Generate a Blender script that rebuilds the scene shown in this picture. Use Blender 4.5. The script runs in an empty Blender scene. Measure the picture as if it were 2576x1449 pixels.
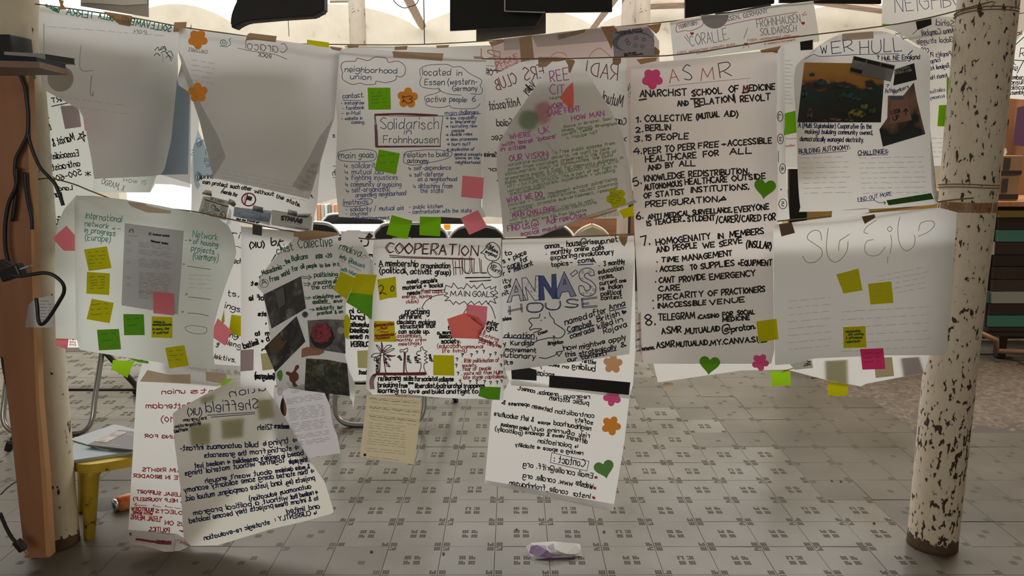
import bpy, bmesh, math, random
from mathutils import Vector, Matrix
R = random.Random(7)
S = bpy.context.scene
COL = S.collection
# ------------------------------------------------ camera
FPX, CX, CY, H, TH = 2000.0, 1288.0, 724.5, 1.5, math.radians(10.3)
cam = bpy.data.cameras.new('camera'); cam.sensor_width = 36; cam.lens = 36 * FPX / 2576; cam.clip_start = .02
cam_o = bpy.data.objects.new('camera', cam); COL.objects.link(cam_o)
cam_o.location = (0, 0, H); cam_o.rotation_euler = (math.radians(90) - TH, 0, 0)
S.camera = cam_o
# ------------------------------------------------ daylight, lamps, added front fill and exposure
w = bpy.data.worlds.new('overcast_sky'); S.world = w; w.use_nodes = True
bg = w.node_tree.nodes['Background']; bg.inputs[0].default_value = (1, .985, .95, 1); bg.inputs[1].default_value = 1.3
S.view_settings.view_transform = 'Standard'; S.view_settings.look = 'None'; S.view_settings.gamma = 1
S.view_settings.use_curve_mapping = False; S.view_settings.exposure = 0.0
def area_light(name, loc, rot, sx, sy, power, color):
    l = bpy.data.lights.new(name, 'AREA'); l.shape = 'RECTANGLE'; l.size = sx; l.size_y = sy; l.energy = power; l.color = color
    o = bpy.data.objects.new(name, l); COL.objects.link(o); o.location = loc; o.rotation_euler = rot
    return o
area_light('skylight_daylight', (0, 7.2, 4.5), (math.radians(4), 0, 0), 11, 3.2, 400, (1, .98, .93))
area_light('warm_room_lamp', (3.6, 4.6, 3.3), (0, math.radians(25), 0), 1.2, 1.2, 45, (1, .78, .52))
area_light('camera_side_fill', (-1.2, -2.6, 1.9), (math.radians(86), 0, math.radians(-4)), 3.4, 1.2, 62, (1, .93, .80))  # added fill light behind the camera for pillars and papers; no doorway there

# ------------------------------------------------ geometry helpers
def ray(x, y):
    r = Vector(((x - CX) / FPX, 0, 0)); u = -(y - CY) / FPX
    return r + Vector((0, math.cos(TH), -math.sin(TH))) + u * Vector((0, math.sin(TH), math.cos(TH)))
def P(x, y, Y):                       # the point of the hanging plane / wall at distance Y
    d = ray(x, y); return Vector((0, 0, H)) + d * (Y / d.y)
def G(x, y, z=0.0):                   # the point of the level z
    d = ray(x, y); return Vector((0, 0, H)) + d * ((z - H) / d.z)
FR = {'1': (0, 0, 2.994), '2': (860, 0, 2.994), '3': (1716, 0, 2.994), '4': (0, 484, 2.994), '5': (860, 484, 2.994), '6': (1716, 484, 2.994),
      '7': (0, 965, 2.994), '8': (860, 965, 2.994), '9': (1716, 965, 2.994), 'g': (840, 130, 3.37), 'z': (900, 590, 3.449), 'a': (1240, 590, 3.916),
      'i': (1200, 130, 3.019), 'j': (1560, 100, 2.898), 'k': (1560, 480, 2.898), 'b': (1220, 880, 3.45), 'x': (600, 560, 3.149), 's': (430, 940, 3.15),
      'f': (480, 400, 4.529), 'r': (1660, 0, 4.025), 'u': (1900, 860, 4.954), 'p': (2250, 0, 2.589), 'c': (0, 840, 2.5875), 'l': (0, 440, 3.293),
      't': (0, 0, 3.019), 'y': (780, 500, 5.367), 'd': (680, 960, 6.585), 'o': (1200, 0, 5.152), 'n': (560, 0, 4.025), 'e': (1380, 500, 10.73),
      'q': (170, 1060, 4.261), 'm': (1940, 80, 2.783), 'w': (1280, 1340, 11.71), 'v': (0, 880, 6.039), 'h': (2280, 480, 3.02), '0': (0, 0, 1)}
def fx(f, x, y):
    a, b, s = FR[f]; return (a + x / s, b + y / s)
def pts(f, s):                        # 'x,y x,y ...' measured in one enlargement of the photograph
    return [fx(f, *map(float, q.split(','))) for q in s.split()]
def link(name, me, parent=None, **props):
    o = bpy.data.objects.new(name, me); COL.objects.link(o)
    if parent is not None:
        o.parent = parent
    for k, v in props.items(): o[k] = v
    return o
def center_me(me, o):
    n = len(me.vertices)
    if not n: return
    co = [0.0] * (3 * n); me.vertices.foreach_get('co', co)
    lo = [min(co[i::3]) for i in range(3)]; hi = [max(co[i::3]) for i in range(3)]
    c = Vector(((lo[0] + hi[0]) / 2, (lo[1] + hi[1]) / 2, lo[2]))
    me.transform(Matrix.Translation(-c))
    o.location = c
def W(o):                             # world location of an unrotated object chain
    v = Vector(o.location)
    while o.parent: o = o.parent; v += o.location
    return v
def make(name, me, mat, parent=None, smooth=False, **props):
    if mat is not None:
        for m in (mat if isinstance(mat, (list, tuple)) else [mat]): me.materials.append(m)
    o = link(name, me, parent, **props)
    center_me(me, o)
    if parent is not None: o.location = Vector(o.location) - W(parent)
    if smooth: me.shade_smooth()
    return o
def bm_me(bm, name):
    me = bpy.data.meshes.new(name); bmesh.ops.recalc_face_normals(bm, faces=bm.faces); bm.to_mesh(me); bm.free(); return me
def box(bm, c, s, rot=None, bev=0.0):
    g = bmesh.ops.create_cube(bm, size=1)
    vs = g['verts']
    bmesh.ops.scale(bm, vec=s, verts=vs)
    if bev > 0:
        es = list({e for v in vs for e in v.link_edges})
        r = bmesh.ops.bevel(bm, geom=es, offset=bev, segments=2, affect='EDGES', profile=.5)
        vs = list({v for f in r['faces'] for v in f.verts} | {v for v in vs if v.is_valid})
    if rot is not None: bmesh.ops.rotate(bm, cent=(0, 0, 0), matrix=rot, verts=vs)
    bmesh.ops.translate(bm, vec=c, verts=vs)
def smooth_path(ps, n=6, closed=False):
    out = []; N = len(ps)
    if N < 3: return list(ps)
    rng = range(N) if closed else range(N - 1)
    for i in rng:
        p0 = ps[(i - 1) % N] if closed else ps[max(i - 1, 0)]
        p1, p2 = ps[i], ps[(i + 1) % N]
        p3 = ps[(i + 2) % N] if closed else ps[min(i + 2, N - 1)]
        for k in range(n):
            t = k / n; t2, t3 = t * t, t * t * t
            out.append(tuple(.5 * (2 * b + (c - a) * t + (2 * a - 5 * b + 4 * c - d) * t2 + (3 * b - a - 3 * c + d) * t3) for a, b, c, d in zip(p0, p1, p2, p3)))
    if not closed: out.append(tuple(ps[-1]))
    return out
def tube(bm, path, r, seg=8, cap=True):
    path = [Vector(p) for p in path]; rings = []
    up = Vector((0, 0, 1))
    for i, p in enumerate(path):
        t = (path[min(i + 1, len(path) - 1)] - path[max(i - 1, 0)]).normalized()
        a = t.cross(up)
        if a.length < .2: a = t.cross(Vector((0, 1, 0)))
        if rings:
            a = prev - t * prev.dot(t)
        a.normalize(); b = t.cross(a); prev = a
        rr = r[i] if isinstance(r, (list, tuple)) else r
        rings.append([bm.verts.new(p + (a * math.cos(2 * math.pi * k / seg) + b * math.sin(2 * math.pi * k / seg)) * rr) for k in range(seg)])
    for A, B in zip(rings, rings[1:]):
        for k in range(seg): bm.faces.new((A[k], A[(k + 1) % seg], B[(k + 1) % seg], B[k]))
    if cap: bm.faces.new(rings[0][::-1]); bm.faces.new(rings[-1])
def tube_obj(name, path, r, mat, parent=None, seg=8, **props):
    bm = bmesh.new(); tube(bm, path, r, seg); return make(name, bm_me(bm, name), mat, parent, True, **props)
def empty(name, loc, **props):
    o = bpy.data.objects.new(name, None); COL.objects.link(o); o.location = loc; o.empty_display_size = .1
    for k, v in props.items(): o[k] = v
    return o
def box_obj(name, c, s, mat, parent=None, rot=None, bev=.004, **props):
    bm = bmesh.new(); box(bm, c, s, rot, bev); return make(name, bm_me(bm, name), mat, parent, **props)

# ------------------------------------------------ materials
def mat(name, col, rough=.6, metal=0.0, trans=0.0, spec=.5):
    m = bpy.data.materials.new(name); m.use_nodes = True; nt = m.node_tree; b = nt.nodes['Principled BSDF']
    b.inputs['Base Color'].default_value = (*col, 1); b.inputs['Roughness'].default_value = rough; b.inputs['Metallic'].default_value = metal
    b.inputs['Specular IOR Level'].default_value = spec
    if trans > 0:
        t = nt.nodes.new('ShaderNodeBsdfTranslucent'); t.inputs[0].default_value = (*col, 1)
        mx = nt.nodes.new('ShaderNodeMixShader'); mx.inputs[0].default_value = trans
        nt.links.new(b.outputs[0], mx.inputs[1]); nt.links.new(t.outputs[0], mx.inputs[2])
        nt.links.new(mx.outputs[0], nt.nodes['Material Output'].inputs[0])
    return m
def ramp_mat(name, stops, scale=5, rough=.6, detail=6, vec_scale=(1, 1, 1), bump=0.0, coord='Object', dist=0.0, rough2=.5, grad=None, trans=0, spec=.5):
    m = mat(name, stops[0][1], rough, trans=trans, spec=spec); nt = m.node_tree; b = nt.nodes['Principled BSDF']
    tc = nt.nodes.new('ShaderNodeTexCoord'); mp = nt.nodes.new('ShaderNodeMapping'); mp.inputs['Scale'].default_value = vec_scale
    nz = nt.nodes.new('ShaderNodeTexNoise'); nz.inputs['Scale'].default_value = scale; nz.inputs['Detail'].default_value = detail
    nz.inputs['Distortion'].default_value = dist; nz.inputs['Roughness'].default_value = rough2
    cr = nt.nodes.new('ShaderNodeValToRGB')
    nt.links.new(tc.outputs['Object' if coord == 'World' else coord], mp.inputs[0]); nt.links.new(mp.outputs[0], nz.inputs[0])
    src = nz.outputs['Fac']
    if coord == 'World':
        gm = nt.nodes.new('ShaderNodeNewGeometry'); nt.links.new(gm.outputs['Position'], mp.inputs[0])
    if grad is not None:              # blend with the height of the print, for pictures
        sp = nt.nodes.new('ShaderNodeSeparateXYZ'); nt.links.new(tc.outputs[coord], sp.inputs[0])
        mx = nt.nodes.new('ShaderNodeMath'); mx.operation = 'MULTIPLY'; mx.inputs[1].default_value = grad
        ad = nt.nodes.new('ShaderNodeMath'); ad.operation = 'MULTIPLY_ADD'; ad.inputs[1].default_value = 1 - grad
        nt.links.new(sp.outputs['Z'], mx.inputs[0]); nt.links.new(src, ad.inputs[0]); nt.links.new(mx.outputs[0], ad.inputs[2]); src = ad.outputs[0]
    nt.links.new(src, cr.inputs[0])
    e = cr.color_ramp.elements
    while len(e) < len(stops): e.new(.5)
    for k, (p, c) in enumerate(stops): e[k].position = p; e[k].color = (*c, 1)
    nt.links.new(cr.outputs[0], b.inputs['Base Color'])
    if trans > 0:
        for n in nt.nodes:
            if n.type == 'BSDF_TRANSLUCENT': nt.links.new(cr.outputs[0], n.inputs[0])
    if bump:
        bp = nt.nodes.new('ShaderNodeBump'); bp.inputs['Strength'].default_value = bump; bp.inputs['Distance'].default_value = .01
        nt.links.new(nz.outputs['Fac'], bp.inputs['Height']); nt.links.new(bp.outputs[0], b.inputs['Normal'])
    return m
def paper(name, col, t=.66):
    m = ramp_mat(name, [(0, tuple(c * .57 for c in col)), (1, tuple(c * .61 for c in col))], scale=6, rough=.8, trans=t, spec=.1)
    for n in m.node_tree.nodes:           # light comes through whiter than it is reflected
        if n.type == 'BSDF_TRANSLUCENT':
            for l in list(n.inputs[0].links): m.node_tree.links.remove(l)
            n.inputs[0].default_value = (*[min(.97, c * .95) for c in col], 1)
    return m
PAP = paper('white_paper', (.80, .80, .79)); PAPW = paper('warm_white_paper', (.80, .765, .74)); PAPG = paper('greenish_white_paper', (.74, .78, .74))
THIN = paper('printed_letter_paper', (.76, .75, .80), .42); SONG = paper('cream_paper', (.72, .64, .44), .4); FLY = paper('flyer_paper', (.66, .68, .58), .3)
BLUEP = paper('blue_poster_paper', (.42, .52, .62), .5); PINKP = paper('pink_tinted_paper', (.86, .70, .68), .5)
SKYP = paper('pale_blue_paper', (.66, .84, .97), .6)
INK = {'k': mat('black_marker', (.012, .012, .014), .6), 'b': mat('blue_ink', (.02, .06, .30), .6), 'n': mat('navy_ink', (.012, .02, .13), .6), 'r': mat('red_marker', (.55, .035, .03), .6),
       't': mat('teal_marker', (.02, .36, .28), .6), 'g': mat('green_marker', (.03, .13, .06), .6), 'p': mat('purple_marker', (.50, .08, .38), .6),
       'f': mat('faint_pencil', (.36, .35, .33), .8), 'F': mat('fainter_pencil', (.46, .455, .44), .8), 'o': mat('orange_marker', (.85, .20, .05), .6),
       'q': mat('faded_purple', (.36, .33, .42), .7), 'R': mat('faded_red', (.80, .30, .28), .7), 'P': mat('pink_marker', (.85, .25, .36), .7), 'd': mat('grey_blue_ink', (.10, .15, .24), .7),
       'm': mat('maroon_marker', (.25, .03, .05), .7), 'G': mat('faded_green', (.26, .38, .20), .8), 'B': mat('blue_hatching', (.03, .07, .32), .7)}
NOTE = {k: mat(n, c, .7, trans=.35, spec=.15) for k, n, c in [('green', 'green_note_paper', (.22, .58, .01)), ('lime', 'lime_note_paper', (.40, .80, .02)), ('yellow', 'yellow_note_paper', (.66, .62, .01)),
        ('pink', 'pink_note_paper', (.95, .27, .33)), ('magenta', 'magenta_note_paper', (.85, .06, .24)), ('orange', 'orange_note_paper', (.92, .36, .06)),
        ('peach', 'peach_note_paper', (.80, .46, .24)), ('salmon', 'salmon_note_paper', (.95, .22, .19)), ('tan', 'tan_sticker_paper', (.50, .47, .40)), ('grey', 'grey_sticker_paper', (.45, .44, .49)),
        ('beige', 'beige_card', (.60, .52, .32)), ('mauve', 'mauve_note_paper', (.45, .36, .38)), ('khaki', 'khaki_note_paper', (.56, .53, .27)), ('pinkbright', 'rose_note_paper', (.92, .12, .36)), ('heart', 'leaf_green_note_paper', (.13, .40, .02)),
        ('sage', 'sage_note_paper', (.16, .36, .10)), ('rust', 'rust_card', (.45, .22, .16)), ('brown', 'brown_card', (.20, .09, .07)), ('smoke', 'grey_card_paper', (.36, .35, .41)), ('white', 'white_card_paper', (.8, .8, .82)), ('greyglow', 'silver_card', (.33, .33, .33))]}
TAPE = ramp_mat('brown_parcel_tape', [(.3, (.30, .17, .075)), (.7, (.42, .26, .13))], 8, .35, trans=.35)
TAPEP = ramp_mat('beige_masking_tape', [(.3, (.58, .46, .33)), (.7, (.66, .54, .42))], 8, .5, trans=.35)
TAPEK = mat('black_tape', (.008, .008, .009), .5)
BLK = mat('black_plastic', (.014, .014, .016), .45); STRING = mat('jute_string', (.20, .13, .07), .9)

# ------------------------------------------------ handwriting: single-stroke letters drawn as flat pen lines
GL = {}
for ln in '''A 6 0d3l6d 1g5g
B 5 0d0l ~0l4k4i0h ~0h5g5e0d
C 6 ~6k3l0i0g3d6e
D 6 0d0l ~0l4k6h4e0d
E 5 5l0l0d5d 0h4h
F 5 5l0l0d 0h4h
G 6 ~6k3l0i0g3d6e 6e6h3h
H 6 0l0d 6l6d 0h6h
I 1 1l1d
J 4 ~4l4f2d0e
K 5 0l0d 5l0g 1h5d
L 5 0l0d5d
M 8 0d1l4f7l8d
N 6 0d0l6d6l
O 6 ~3l0i0g3d6g6i3l
P 5 0d0l ~0l4l5j3h0g
Q 6 ~3l0i0g3d6g6i3l 4f7c
R 5 0d0l ~0l4l5j3h0g 2g5d
S 5 ~5k3l0j1i4g5e3d0e
T 6 0l6l 3l3d
U 6 ~0l0f3d6f6l
V 6 0l3d6l
W 8 0l2d4j6d8l
X 5 0l5d 5l0d
Y 6 0l3h6l 3h3d
Z 5 0l5l0d5d
a 5 ~5h3i0g1d3d5g 5i5d
b 5 0l0d ~0g3i5g4d1d0e
c 4 ~4h2i0g1d4e
d 5 ~5h2i0g1d4e5g 5l5d
e 4 ~0f4g3i1i0g1d4e
f 4 ~4l2l1i1d 0i4i
g 5 ~5h2i0g2e5g 5i5c ~5c3a0b
h 4 0l0d ~0g2i4h4d
i 0 0i0d 0k0l
j 2 1i1b ~1b0a0a 1k1l
k 4 0l0d 4i0f4d
l 0 0l0d
m 6 0i0d ~0g2i3h3d ~3g5i6h6d
n 4 0i0d ~0g2i4h4d
o 4 ~2i0h0e2d4e4h2i
p 5 0i0a ~0h3i5g3d0e
q 5 ~5h2i0g2d5f 5i5a
r 3 0i0d ~0g1i3i
s 4 ~4h2i0h2g4e2d0e
t 3 1l1e2d3d 0i3i
u 4 ~0i0e2d4f 4i4d
v 4 0i2d4i
w 6 0i1d3h5d6i
x 4 0i4d 4i0d
y 4 0i2d 4i1a
z 4 0i4i0d4d
0 4 ~2l0i0g2d4g4i2l
1 2 0j2l2d
2 4 ~0k2l4j3h0d 0d4d
3 4 ~0k3l4j2h4f2d0e
4 5 3l0g5g 4j4d
5 4 4l1l0i ~0i3i4f2d0e
6 4 ~4l1i0f2d4e3h0g
7 5 0l5l2d
8 4 ~2h0j2l4j2h0f2d4f2h
9 4 ~4j2l0j2h4j 4j3d
. 0 0d0e
, 1 1e0c
: 0 0e0f 0h0i
- 3 0g3g
+ 4 0g4g 2i2e
( 2 ~2m0i0f2b
) 2 ~0m2i2f0b
/ 4 0c4m
? 4 ~0k2l4j2h2f 2d2e
! 0 0l0f 0d0e
' 0 0l0j
@ 7 ~5h3h2f4e5h 5h5f7f ~7f6l1l0f2b6c
_ 5 0c5c
= 4 0f4f 0h4h
> 3 0i3g0e
< 3 3i0g3e
* 4 0i4e 0e4i 2j2d
& 5 ~5d1j2l3j0e2d5f
$ 4 ~4k0j4g0e 2m2c
# 5 0g5g 3i5g3e
{ 5 0j0f5f 3h5f3d
} 6 0h5h 0f5f 4j6g4d
^ 6 0d3m6d0j6j0d
" 2 0l0j 2l2j'''.split('\n'):
    a = ln.split(' '); st = []
    for q in a[2:]:
        sm = q[0] == '~'; q = q.lstrip('~')
        p = [(int(q[i]), ord(q[i + 1]) - 100) for i in range(0, len(q), 2)]
        st.append(smooth_path(p, 4) if sm else p)
    GL[a[0]] = (int(a[1]), st)
def text_strokes(x0, y0, x1, y1, h, s):
    h *= 1.0; n = 0; adv = []
    for ch in s:
        adv.append(n)
        n += 4.8 if ch == ' ' else GL.get(ch, GL['-'])[0] + 2.0
    n -= 2.0
    L = math.hypot(x1 - x0, y1 - y0); ux, uy = (x1 - x0) / L, (y1 - y0) / L
    vx, vy = (uy, -ux) if uy * 0 + ux >= 0 else (-uy, ux)      # upright both ways: mirrored words run leftwards
    k = L / max(n, 1); v = h / 8.0; out = []
    for ch, a in zip(s, adv):
        if ch == ' ' or ch not in GL: continue
        jb = R.uniform(-.35, .35); js = R.uniform(.92, 1.08); sh = R.uniform(-.05, .12)
        for st in GL[ch][1]:
            out.append([(x0 + ux * k * (a + px * js + sh * py) + vx * v * (py * js + jb), y0 + uy * k * (a + px * js + sh * py) + vy * v * (py * js + jb)) for px, py in st])
    return out
def scrib(x0, y0, x1, y1, n, dx, dy, h=3):      # rows of writing too small or faint to read
    out = []
    for i in range(n):
        a, b = (x0 + dx * i, y0 + dy * i), (x1 + dx * i, y1 + dy * i); L = math.hypot(b[0] - a[0], b[1] - a[1]); t = 0
        while t < L - 6:
            wl = R.uniform(9, 30); e = min(t + wl, L); p = []; u = t
            while u < e:
                p.append((a[0] + (b[0] - a[0]) * u / L, a[1] + (b[1] - a[1]) * u / L + R.uniform(-h, h) * .5)); u += h * .8
            if len(p) > 1: out.append(p)
            t = e + R.uniform(4, 8)
    return out
class Sheet:
    def __init__(s, name, label, poly, Y, mt, amp=.008, wob=0, tilt=0.0, cat='poster', curl=0.0, group=None):
        s.Y0, s.amp, s.tilt, s.curl = Y, amp, tilt, curl; s.ph = R.uniform(0, 6); s.p2 = R.uniform(0, 6)
        s.poly = poly; ys = [p[1] for p in poly]; s.y0, s.y1 = min(ys), max(ys)
        s.o = s.patch(name, poly, 0, mt, None); s.o['label'] = label; s.o['category'] = cat
        if group: s.o['group'] = group
        s.inks = {}
    def Y(s, x, y):
        t = (y - s.y0) / max(s.y1 - s.y0, 1)
        return s.Y0 + s.amp * (.6 * math.sin(x / 75 + s.ph + y / 400) + .4 * math.sin(y / 120 + s.p2 + x / 260)) + s.tilt * t - s.curl * max(0, t - .8) ** 2 * 25
    def pt(s, x, y, off=0): return P(x, y, s.Y(x, y) - off)
    def patch(s, name, poly, off, mt, parent, lift=None, cell=28):
        bm = bmesh.new(); vs = [bm.verts.new((x, y, 0)) for x, y in poly]; bm.faces.new(vs)
        bmesh.ops.triangulate(bm, faces=bm.faces)
        for ax in (0, 1):
            lo = min(p[ax] for p in poly); hi = max(p[ax] for p in poly); k = lo + cell
            while k < hi:
                c = [0, 0, 0]; c[ax] = k; nn = [0, 0, 0]; nn[ax] = 1
                bmesh.ops.bisect_plane(bm, geom=bm.verts[:] + bm.edges[:] + bm.faces[:], plane_co=c, plane_no=nn, dist=1e-4); k += cell
        ys = [p[1] for p in poly]; a, b = min(ys), max(ys)
        for v in bm.verts:
            l = off + (lift * ((v.co.y - a) / max(b - a, 1)) ** 2 if lift else 0)
            v.co = s.pt(v.co.x, v.co.y, l)
        return make(name, bm_me(bm, name), mt, parent, True)
    def strokes(s, ink, wd, sts, off=.0012):
        wd *= .82 if wd >= 3.9 else .76
        s.inks.setdefault(ink, []).append((wd, sts, off))
    def write(s, ink, wd, f, lines, hs=1.0):
        a, b, k = FR[f]
        for ln in lines.strip().split('\n'):
            q = ln.split(' ', 5); x0, y0, x1, y1, h = map(float, q[:5])
            s.strokes(ink, wd, text_strokes(a + x0 / k, b + y0 / k, a + x1 / k, b + y1 / k, h / k * hs, q[5]))
    def draw(s, ink, wd, f, *polys, sm=True):
        for q in polys:
            p = pts(f, q)
            s.strokes(ink, wd, [smooth_path(p, 5) if sm else p])
    def fill(s, ink, f, *polys):
        for q in polys: s.patch('ink_patch', pts(f, q), .001, INK[ink], s.o)
    def scr(s, ink, wd, f, x0, y0, x1, y1, n, dx, dy, h=3):
        a, b, k = FR[f]
        s.strokes(ink, wd, scrib(a + x0 / k, b + y0 / k, a + x1 / k, b + y1 / k, n, dx / k, dy / k, h))
    def done(s):
        for ink, L in s.inks.items():
            V = []; Fc = []
            for wd, sts, off in L:
                for st in sts:
                    if len(st) < 2: continue
                    for (xa, ya), (xb, yb) in zip(st, st[1:]):
                        d = math.hypot(xb - xa, yb - ya)
                        if d < 1e-3: continue
                        tx, ty = (xb - xa) / d * wd * .35, (yb - ya) / d * wd * .35; nx, ny = -(yb - ya) / d * wd / 2, (xb - xa) / d * wd / 2
                        m = max(1, int(d / 30))
                        prev = None
                        for i in range(m + 1):
                            t = i / m; ex = -1 if i == 0 else (1 if i == m else 0)
                            x = xa + (xb - xa) * t + tx * ex; y = ya + (yb - ya) * t + ty * ex
                            i0 = len(V); V.append(s.pt(x + nx, y + ny, off)); V.append(s.pt(x - nx, y - ny, off))
                            if prev is not None: Fc.append((prev, prev + 1, i0 + 1, i0))
                            prev = i0
            me = bpy.data.meshes.new('lettering'); me.from_pydata(V, [], Fc)
            make('lettering', me, INK[ink], s.o)
        s.inks = {}
    def tape(s, f, q, m=None, off=.003):
        return s.patch('tape', pts(f, q), off, m or TAPE, s.o)
    def note(s, kind, label, poly, off=.004, lift=.012, group=None, name='sticky_note', cat='sticky note', ink=None, back=False, scr=None, f=None):
        if back: off = -.006; lift = None
        o = s.patch(name, poly, off, NOTE[kind] if isinstance(kind, str) else kind, None, lift, cell=14); o['label'] = label; o['category'] = cat
        if group: o['group'] = group
        if scr:
            ys = [p[1] for p in poly]; xs = [p[0] for p in poly]; a, b = min(ys), max(ys); n, inkc = scr; st = []
            x0, x1 = min(xs) + .16 * (max(xs) - min(xs)), max(xs) - .2 * (max(xs) - min(xs))
            st = scrib(x0, a + (b - a) * .25, x1, a + (b - a) * .2, n, 0, (b - a) * .6 / n, 3)
            V = []; Fc = []
            for p in st:
                for (xa, ya), (xb, yb) in zip(p, p[1:]):
                    i0 = len(V)
                    for x, y, e in ((xa, ya, -.6), (xb, yb, -.6), (xb, yb, .6), (xa, ya, .6)):
                        V.append(s.pt(x, y + e, off + (lift or 0) * ((y - a) / (b - a)) ** 2 + .0012))
                    Fc.append((i0, i0 + 1, i0 + 2, i0 + 3))
            me = bpy.data.meshes.new('lettering'); me.from_pydata(V, [], Fc); make('lettering', me, INK[inkc], o)
        return o
def flower(f, x, y, r, rot=0, n=5, d=.17):
    cx, cy = fx(f, x, y); r /= FR[f][2]
    q = lambda t: r * (1 - 2.1 * d + 2.1 * d * abs(math.cos(n * (t - rot) / 2)) ** .75)
    return [(cx + q(t) * math.cos(t), cy + q(t) * math.sin(t)) for t in [2 * math.pi * i / 60 for i in range(60)]]
def heart(f, x, y, r, rot=0):
    cx, cy = fx(f, x, y); r /= FR[f][2] * 16; out = []
    for i in range(36):
        t = 2 * math.pi * i / 36; a = 16 * math.sin(t) ** 3; b = -(13 * math.cos(t) - 5 * math.cos(2 * t) - 2 * math.cos(3 * t) - math.cos(4 * t))
        out.append((cx + r * (a * math.cos(rot) - b * math.sin(rot)), cy + r * (a * math.sin(rot) + b * math.cos(rot))))
    return out
def disc(f, x, y, r):
    cx, cy = fx(f, x, y); r /= FR[f][2]
    return [(cx + r * math.cos(2 * math.pi * i / 32), cy + r * math.sin(2 * math.pi * i / 32)) for i in range(32)]
# ------------------------------------------------ the hall
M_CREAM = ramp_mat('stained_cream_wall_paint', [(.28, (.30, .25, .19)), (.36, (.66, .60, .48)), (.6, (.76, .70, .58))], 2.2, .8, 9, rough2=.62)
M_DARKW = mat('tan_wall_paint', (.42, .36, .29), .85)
M_TILEB = ramp_mat('worn_grey_concrete', [(.3, (.15, .14, .115)), (.6, (.25, .23, .20)), (.8, (.30, .28, .24))], 3, .38, 8, bump=.15)
M_TILE = ramp_mat('grey_cement_tile', [(.25, (.12, .11, .09)), (.55, (.19, .18, .155)), (.8, (.26, .25, .22))], 1.6, .22, 8, coord='World', bump=.04, spec=.4)
M_TILEW = ramp_mat('worn_cement_tile', [(.3, (.09, .08, .06)), (.6, (.14, .125, .10)), (.8, (.18, .16, .13))], 2.2, .38, 9, coord='World', bump=.08, spec=.3)
M_GROOVE = mat('dark_pit_dot', (.05, .04, .03), .8, spec=.15)  # dark flat dots stand in for the recessed pits of the stamp
M_GROOVEW = mat('half_worn_groove', (.075, .062, .048), .7, spec=.3)
M_JOINT = mat('dirty_tile_joint', (.07, .06, .05), .8)
M_DIRT = ramp_mat('rubble_and_earth', [(.3, (.09, .068, .05)), (.55, (.145, .115, .088)), (.75, (.22, .18, .145))], 34, .95, 9, bump=.7)
# floor: a base slab, the tiles lie on it
bm = bmesh.new(); box(bm, (0, 4.5, -.031), (14, 15, .05)); floor = make('floor', bm_me(bm, 'floor'), M_JOINT, None, kind='structure')
TS, TX0, TY0 = .2, .036, 2.775       # tile size, a column centre, a row joint
def tile_mesh(marks, mt, seed):
    r = random.Random(seed); me = bpy.data.meshes.new('tile'); V = []; Fc = []; MI = []
    def q(p, mi):
        i = len(V); V.extend(p); Fc.append((i, i + 1, i + 2, i + 3)); MI.append(mi)
    a, b = .0996, .0988; z1 = r.uniform(.0045, .0055); z0 = -.006
    q([(-b, -b, z1), (b, -b, z1), (b, b, z1), (-b, b, z1)], 0)
    for sx, sy in ((1, 0), (0, 1), (-1, 0), (0, -1)):
        if sx: q([(sx * b, -b, z1), (sx * a, -a, z1 - .0015), (sx * a, a, z1 - .0015), (sx * b, b, z1)][::sx], 0); q([(sx * a, -a, z1 - .0015), (sx * a, -a, z0), (sx * a, a, z0), (sx * a, a, z1 - .0015)][::sx], 0)
        else: q([(-b, sy * b, z1), (-a, sy * a, z1 - .0015), (a, sy * a, z1 - .0015), (b, sy * b, z1)][::-sy], 0); q([(-a, sy * a, z1 - .0015), (-a, sy * a, z0), (a, sy * a, z0), (a, sy * a, z1 - .0015)][::-sy], 0)
    if marks:
        cs = [(sx * .0178, sy * .0178) for sx in (-1, 1) for sy in (-1, 1)] + [(sx * .083, sy * .083) for sx in (-1, 1) for sy in (-1, 1)]
        for cx, cy in cs:
            if r.random() > marks: continue
            for i in (-1, 0, 1):
                for j in (-1, 0, 1):
                    if r.random() > .94: continue
                    x, y = cx + i * .0082, cy + j * .0088; e = .0035; f = .0028
                    q([(x - e, y - f, z1 + .0003), (x + e, y - f, z1 + .0003), (x + e, y + f, z1 + .0003), (x - e, y + f, z1 + .0003)], 1)
    me.from_pydata(V, [], Fc); me.materials.append(mt); me.materials.append(M_GROOVEW if mt is M_TILEW else M_GROOVE)
    me.polygons.foreach_set('material_index', MI); me.update(); return me
TM = [tile_mesh(1, M_TILE, 1), tile_mesh(1, M_TILE, 2), tile_mesh(.97, M_TILE, 3)]
TW = [tile_mesh(.12, M_TILEW, 4), tile_mesh(.04, M_TILEW, 5), tile_mesh(.3, M_TILEW, 6)]
def worn(x, y):                       # the walked-off right side and the dark left corner have lost their pattern
    e = x + .35 * math.sin(y * 1.7) + .1 * R.uniform(-1, 1)
    return e > 1.15 or (y < 3.5 and x < -.75 - (y - 2.9) * .9)
cells = []
for iy in range(-2, 44):
    for ix in range(-24, 24):
        x, y = TX0 + ix * TS, TY0 + TS / 2 + iy * TS
        if x > .53 * y + 1.4 - 0 or x < -.68 * y - .3 or x < -4.6 or x > 4.6: continue
        if 4.05 < y < 5.5 and 1.95 + max(0, 4.9 - y) * .25 + .12 * math.sin(y * 9) < x < 3.6: continue    # broken away: bare earth shows here
        cells.append((x, y))
vis = [c for c in cells if abs(c[0]) < .66 * c[1] + .1]
near = sorted(vis, key=lambda c: c[1])[:300]; ns = set(near)
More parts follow.
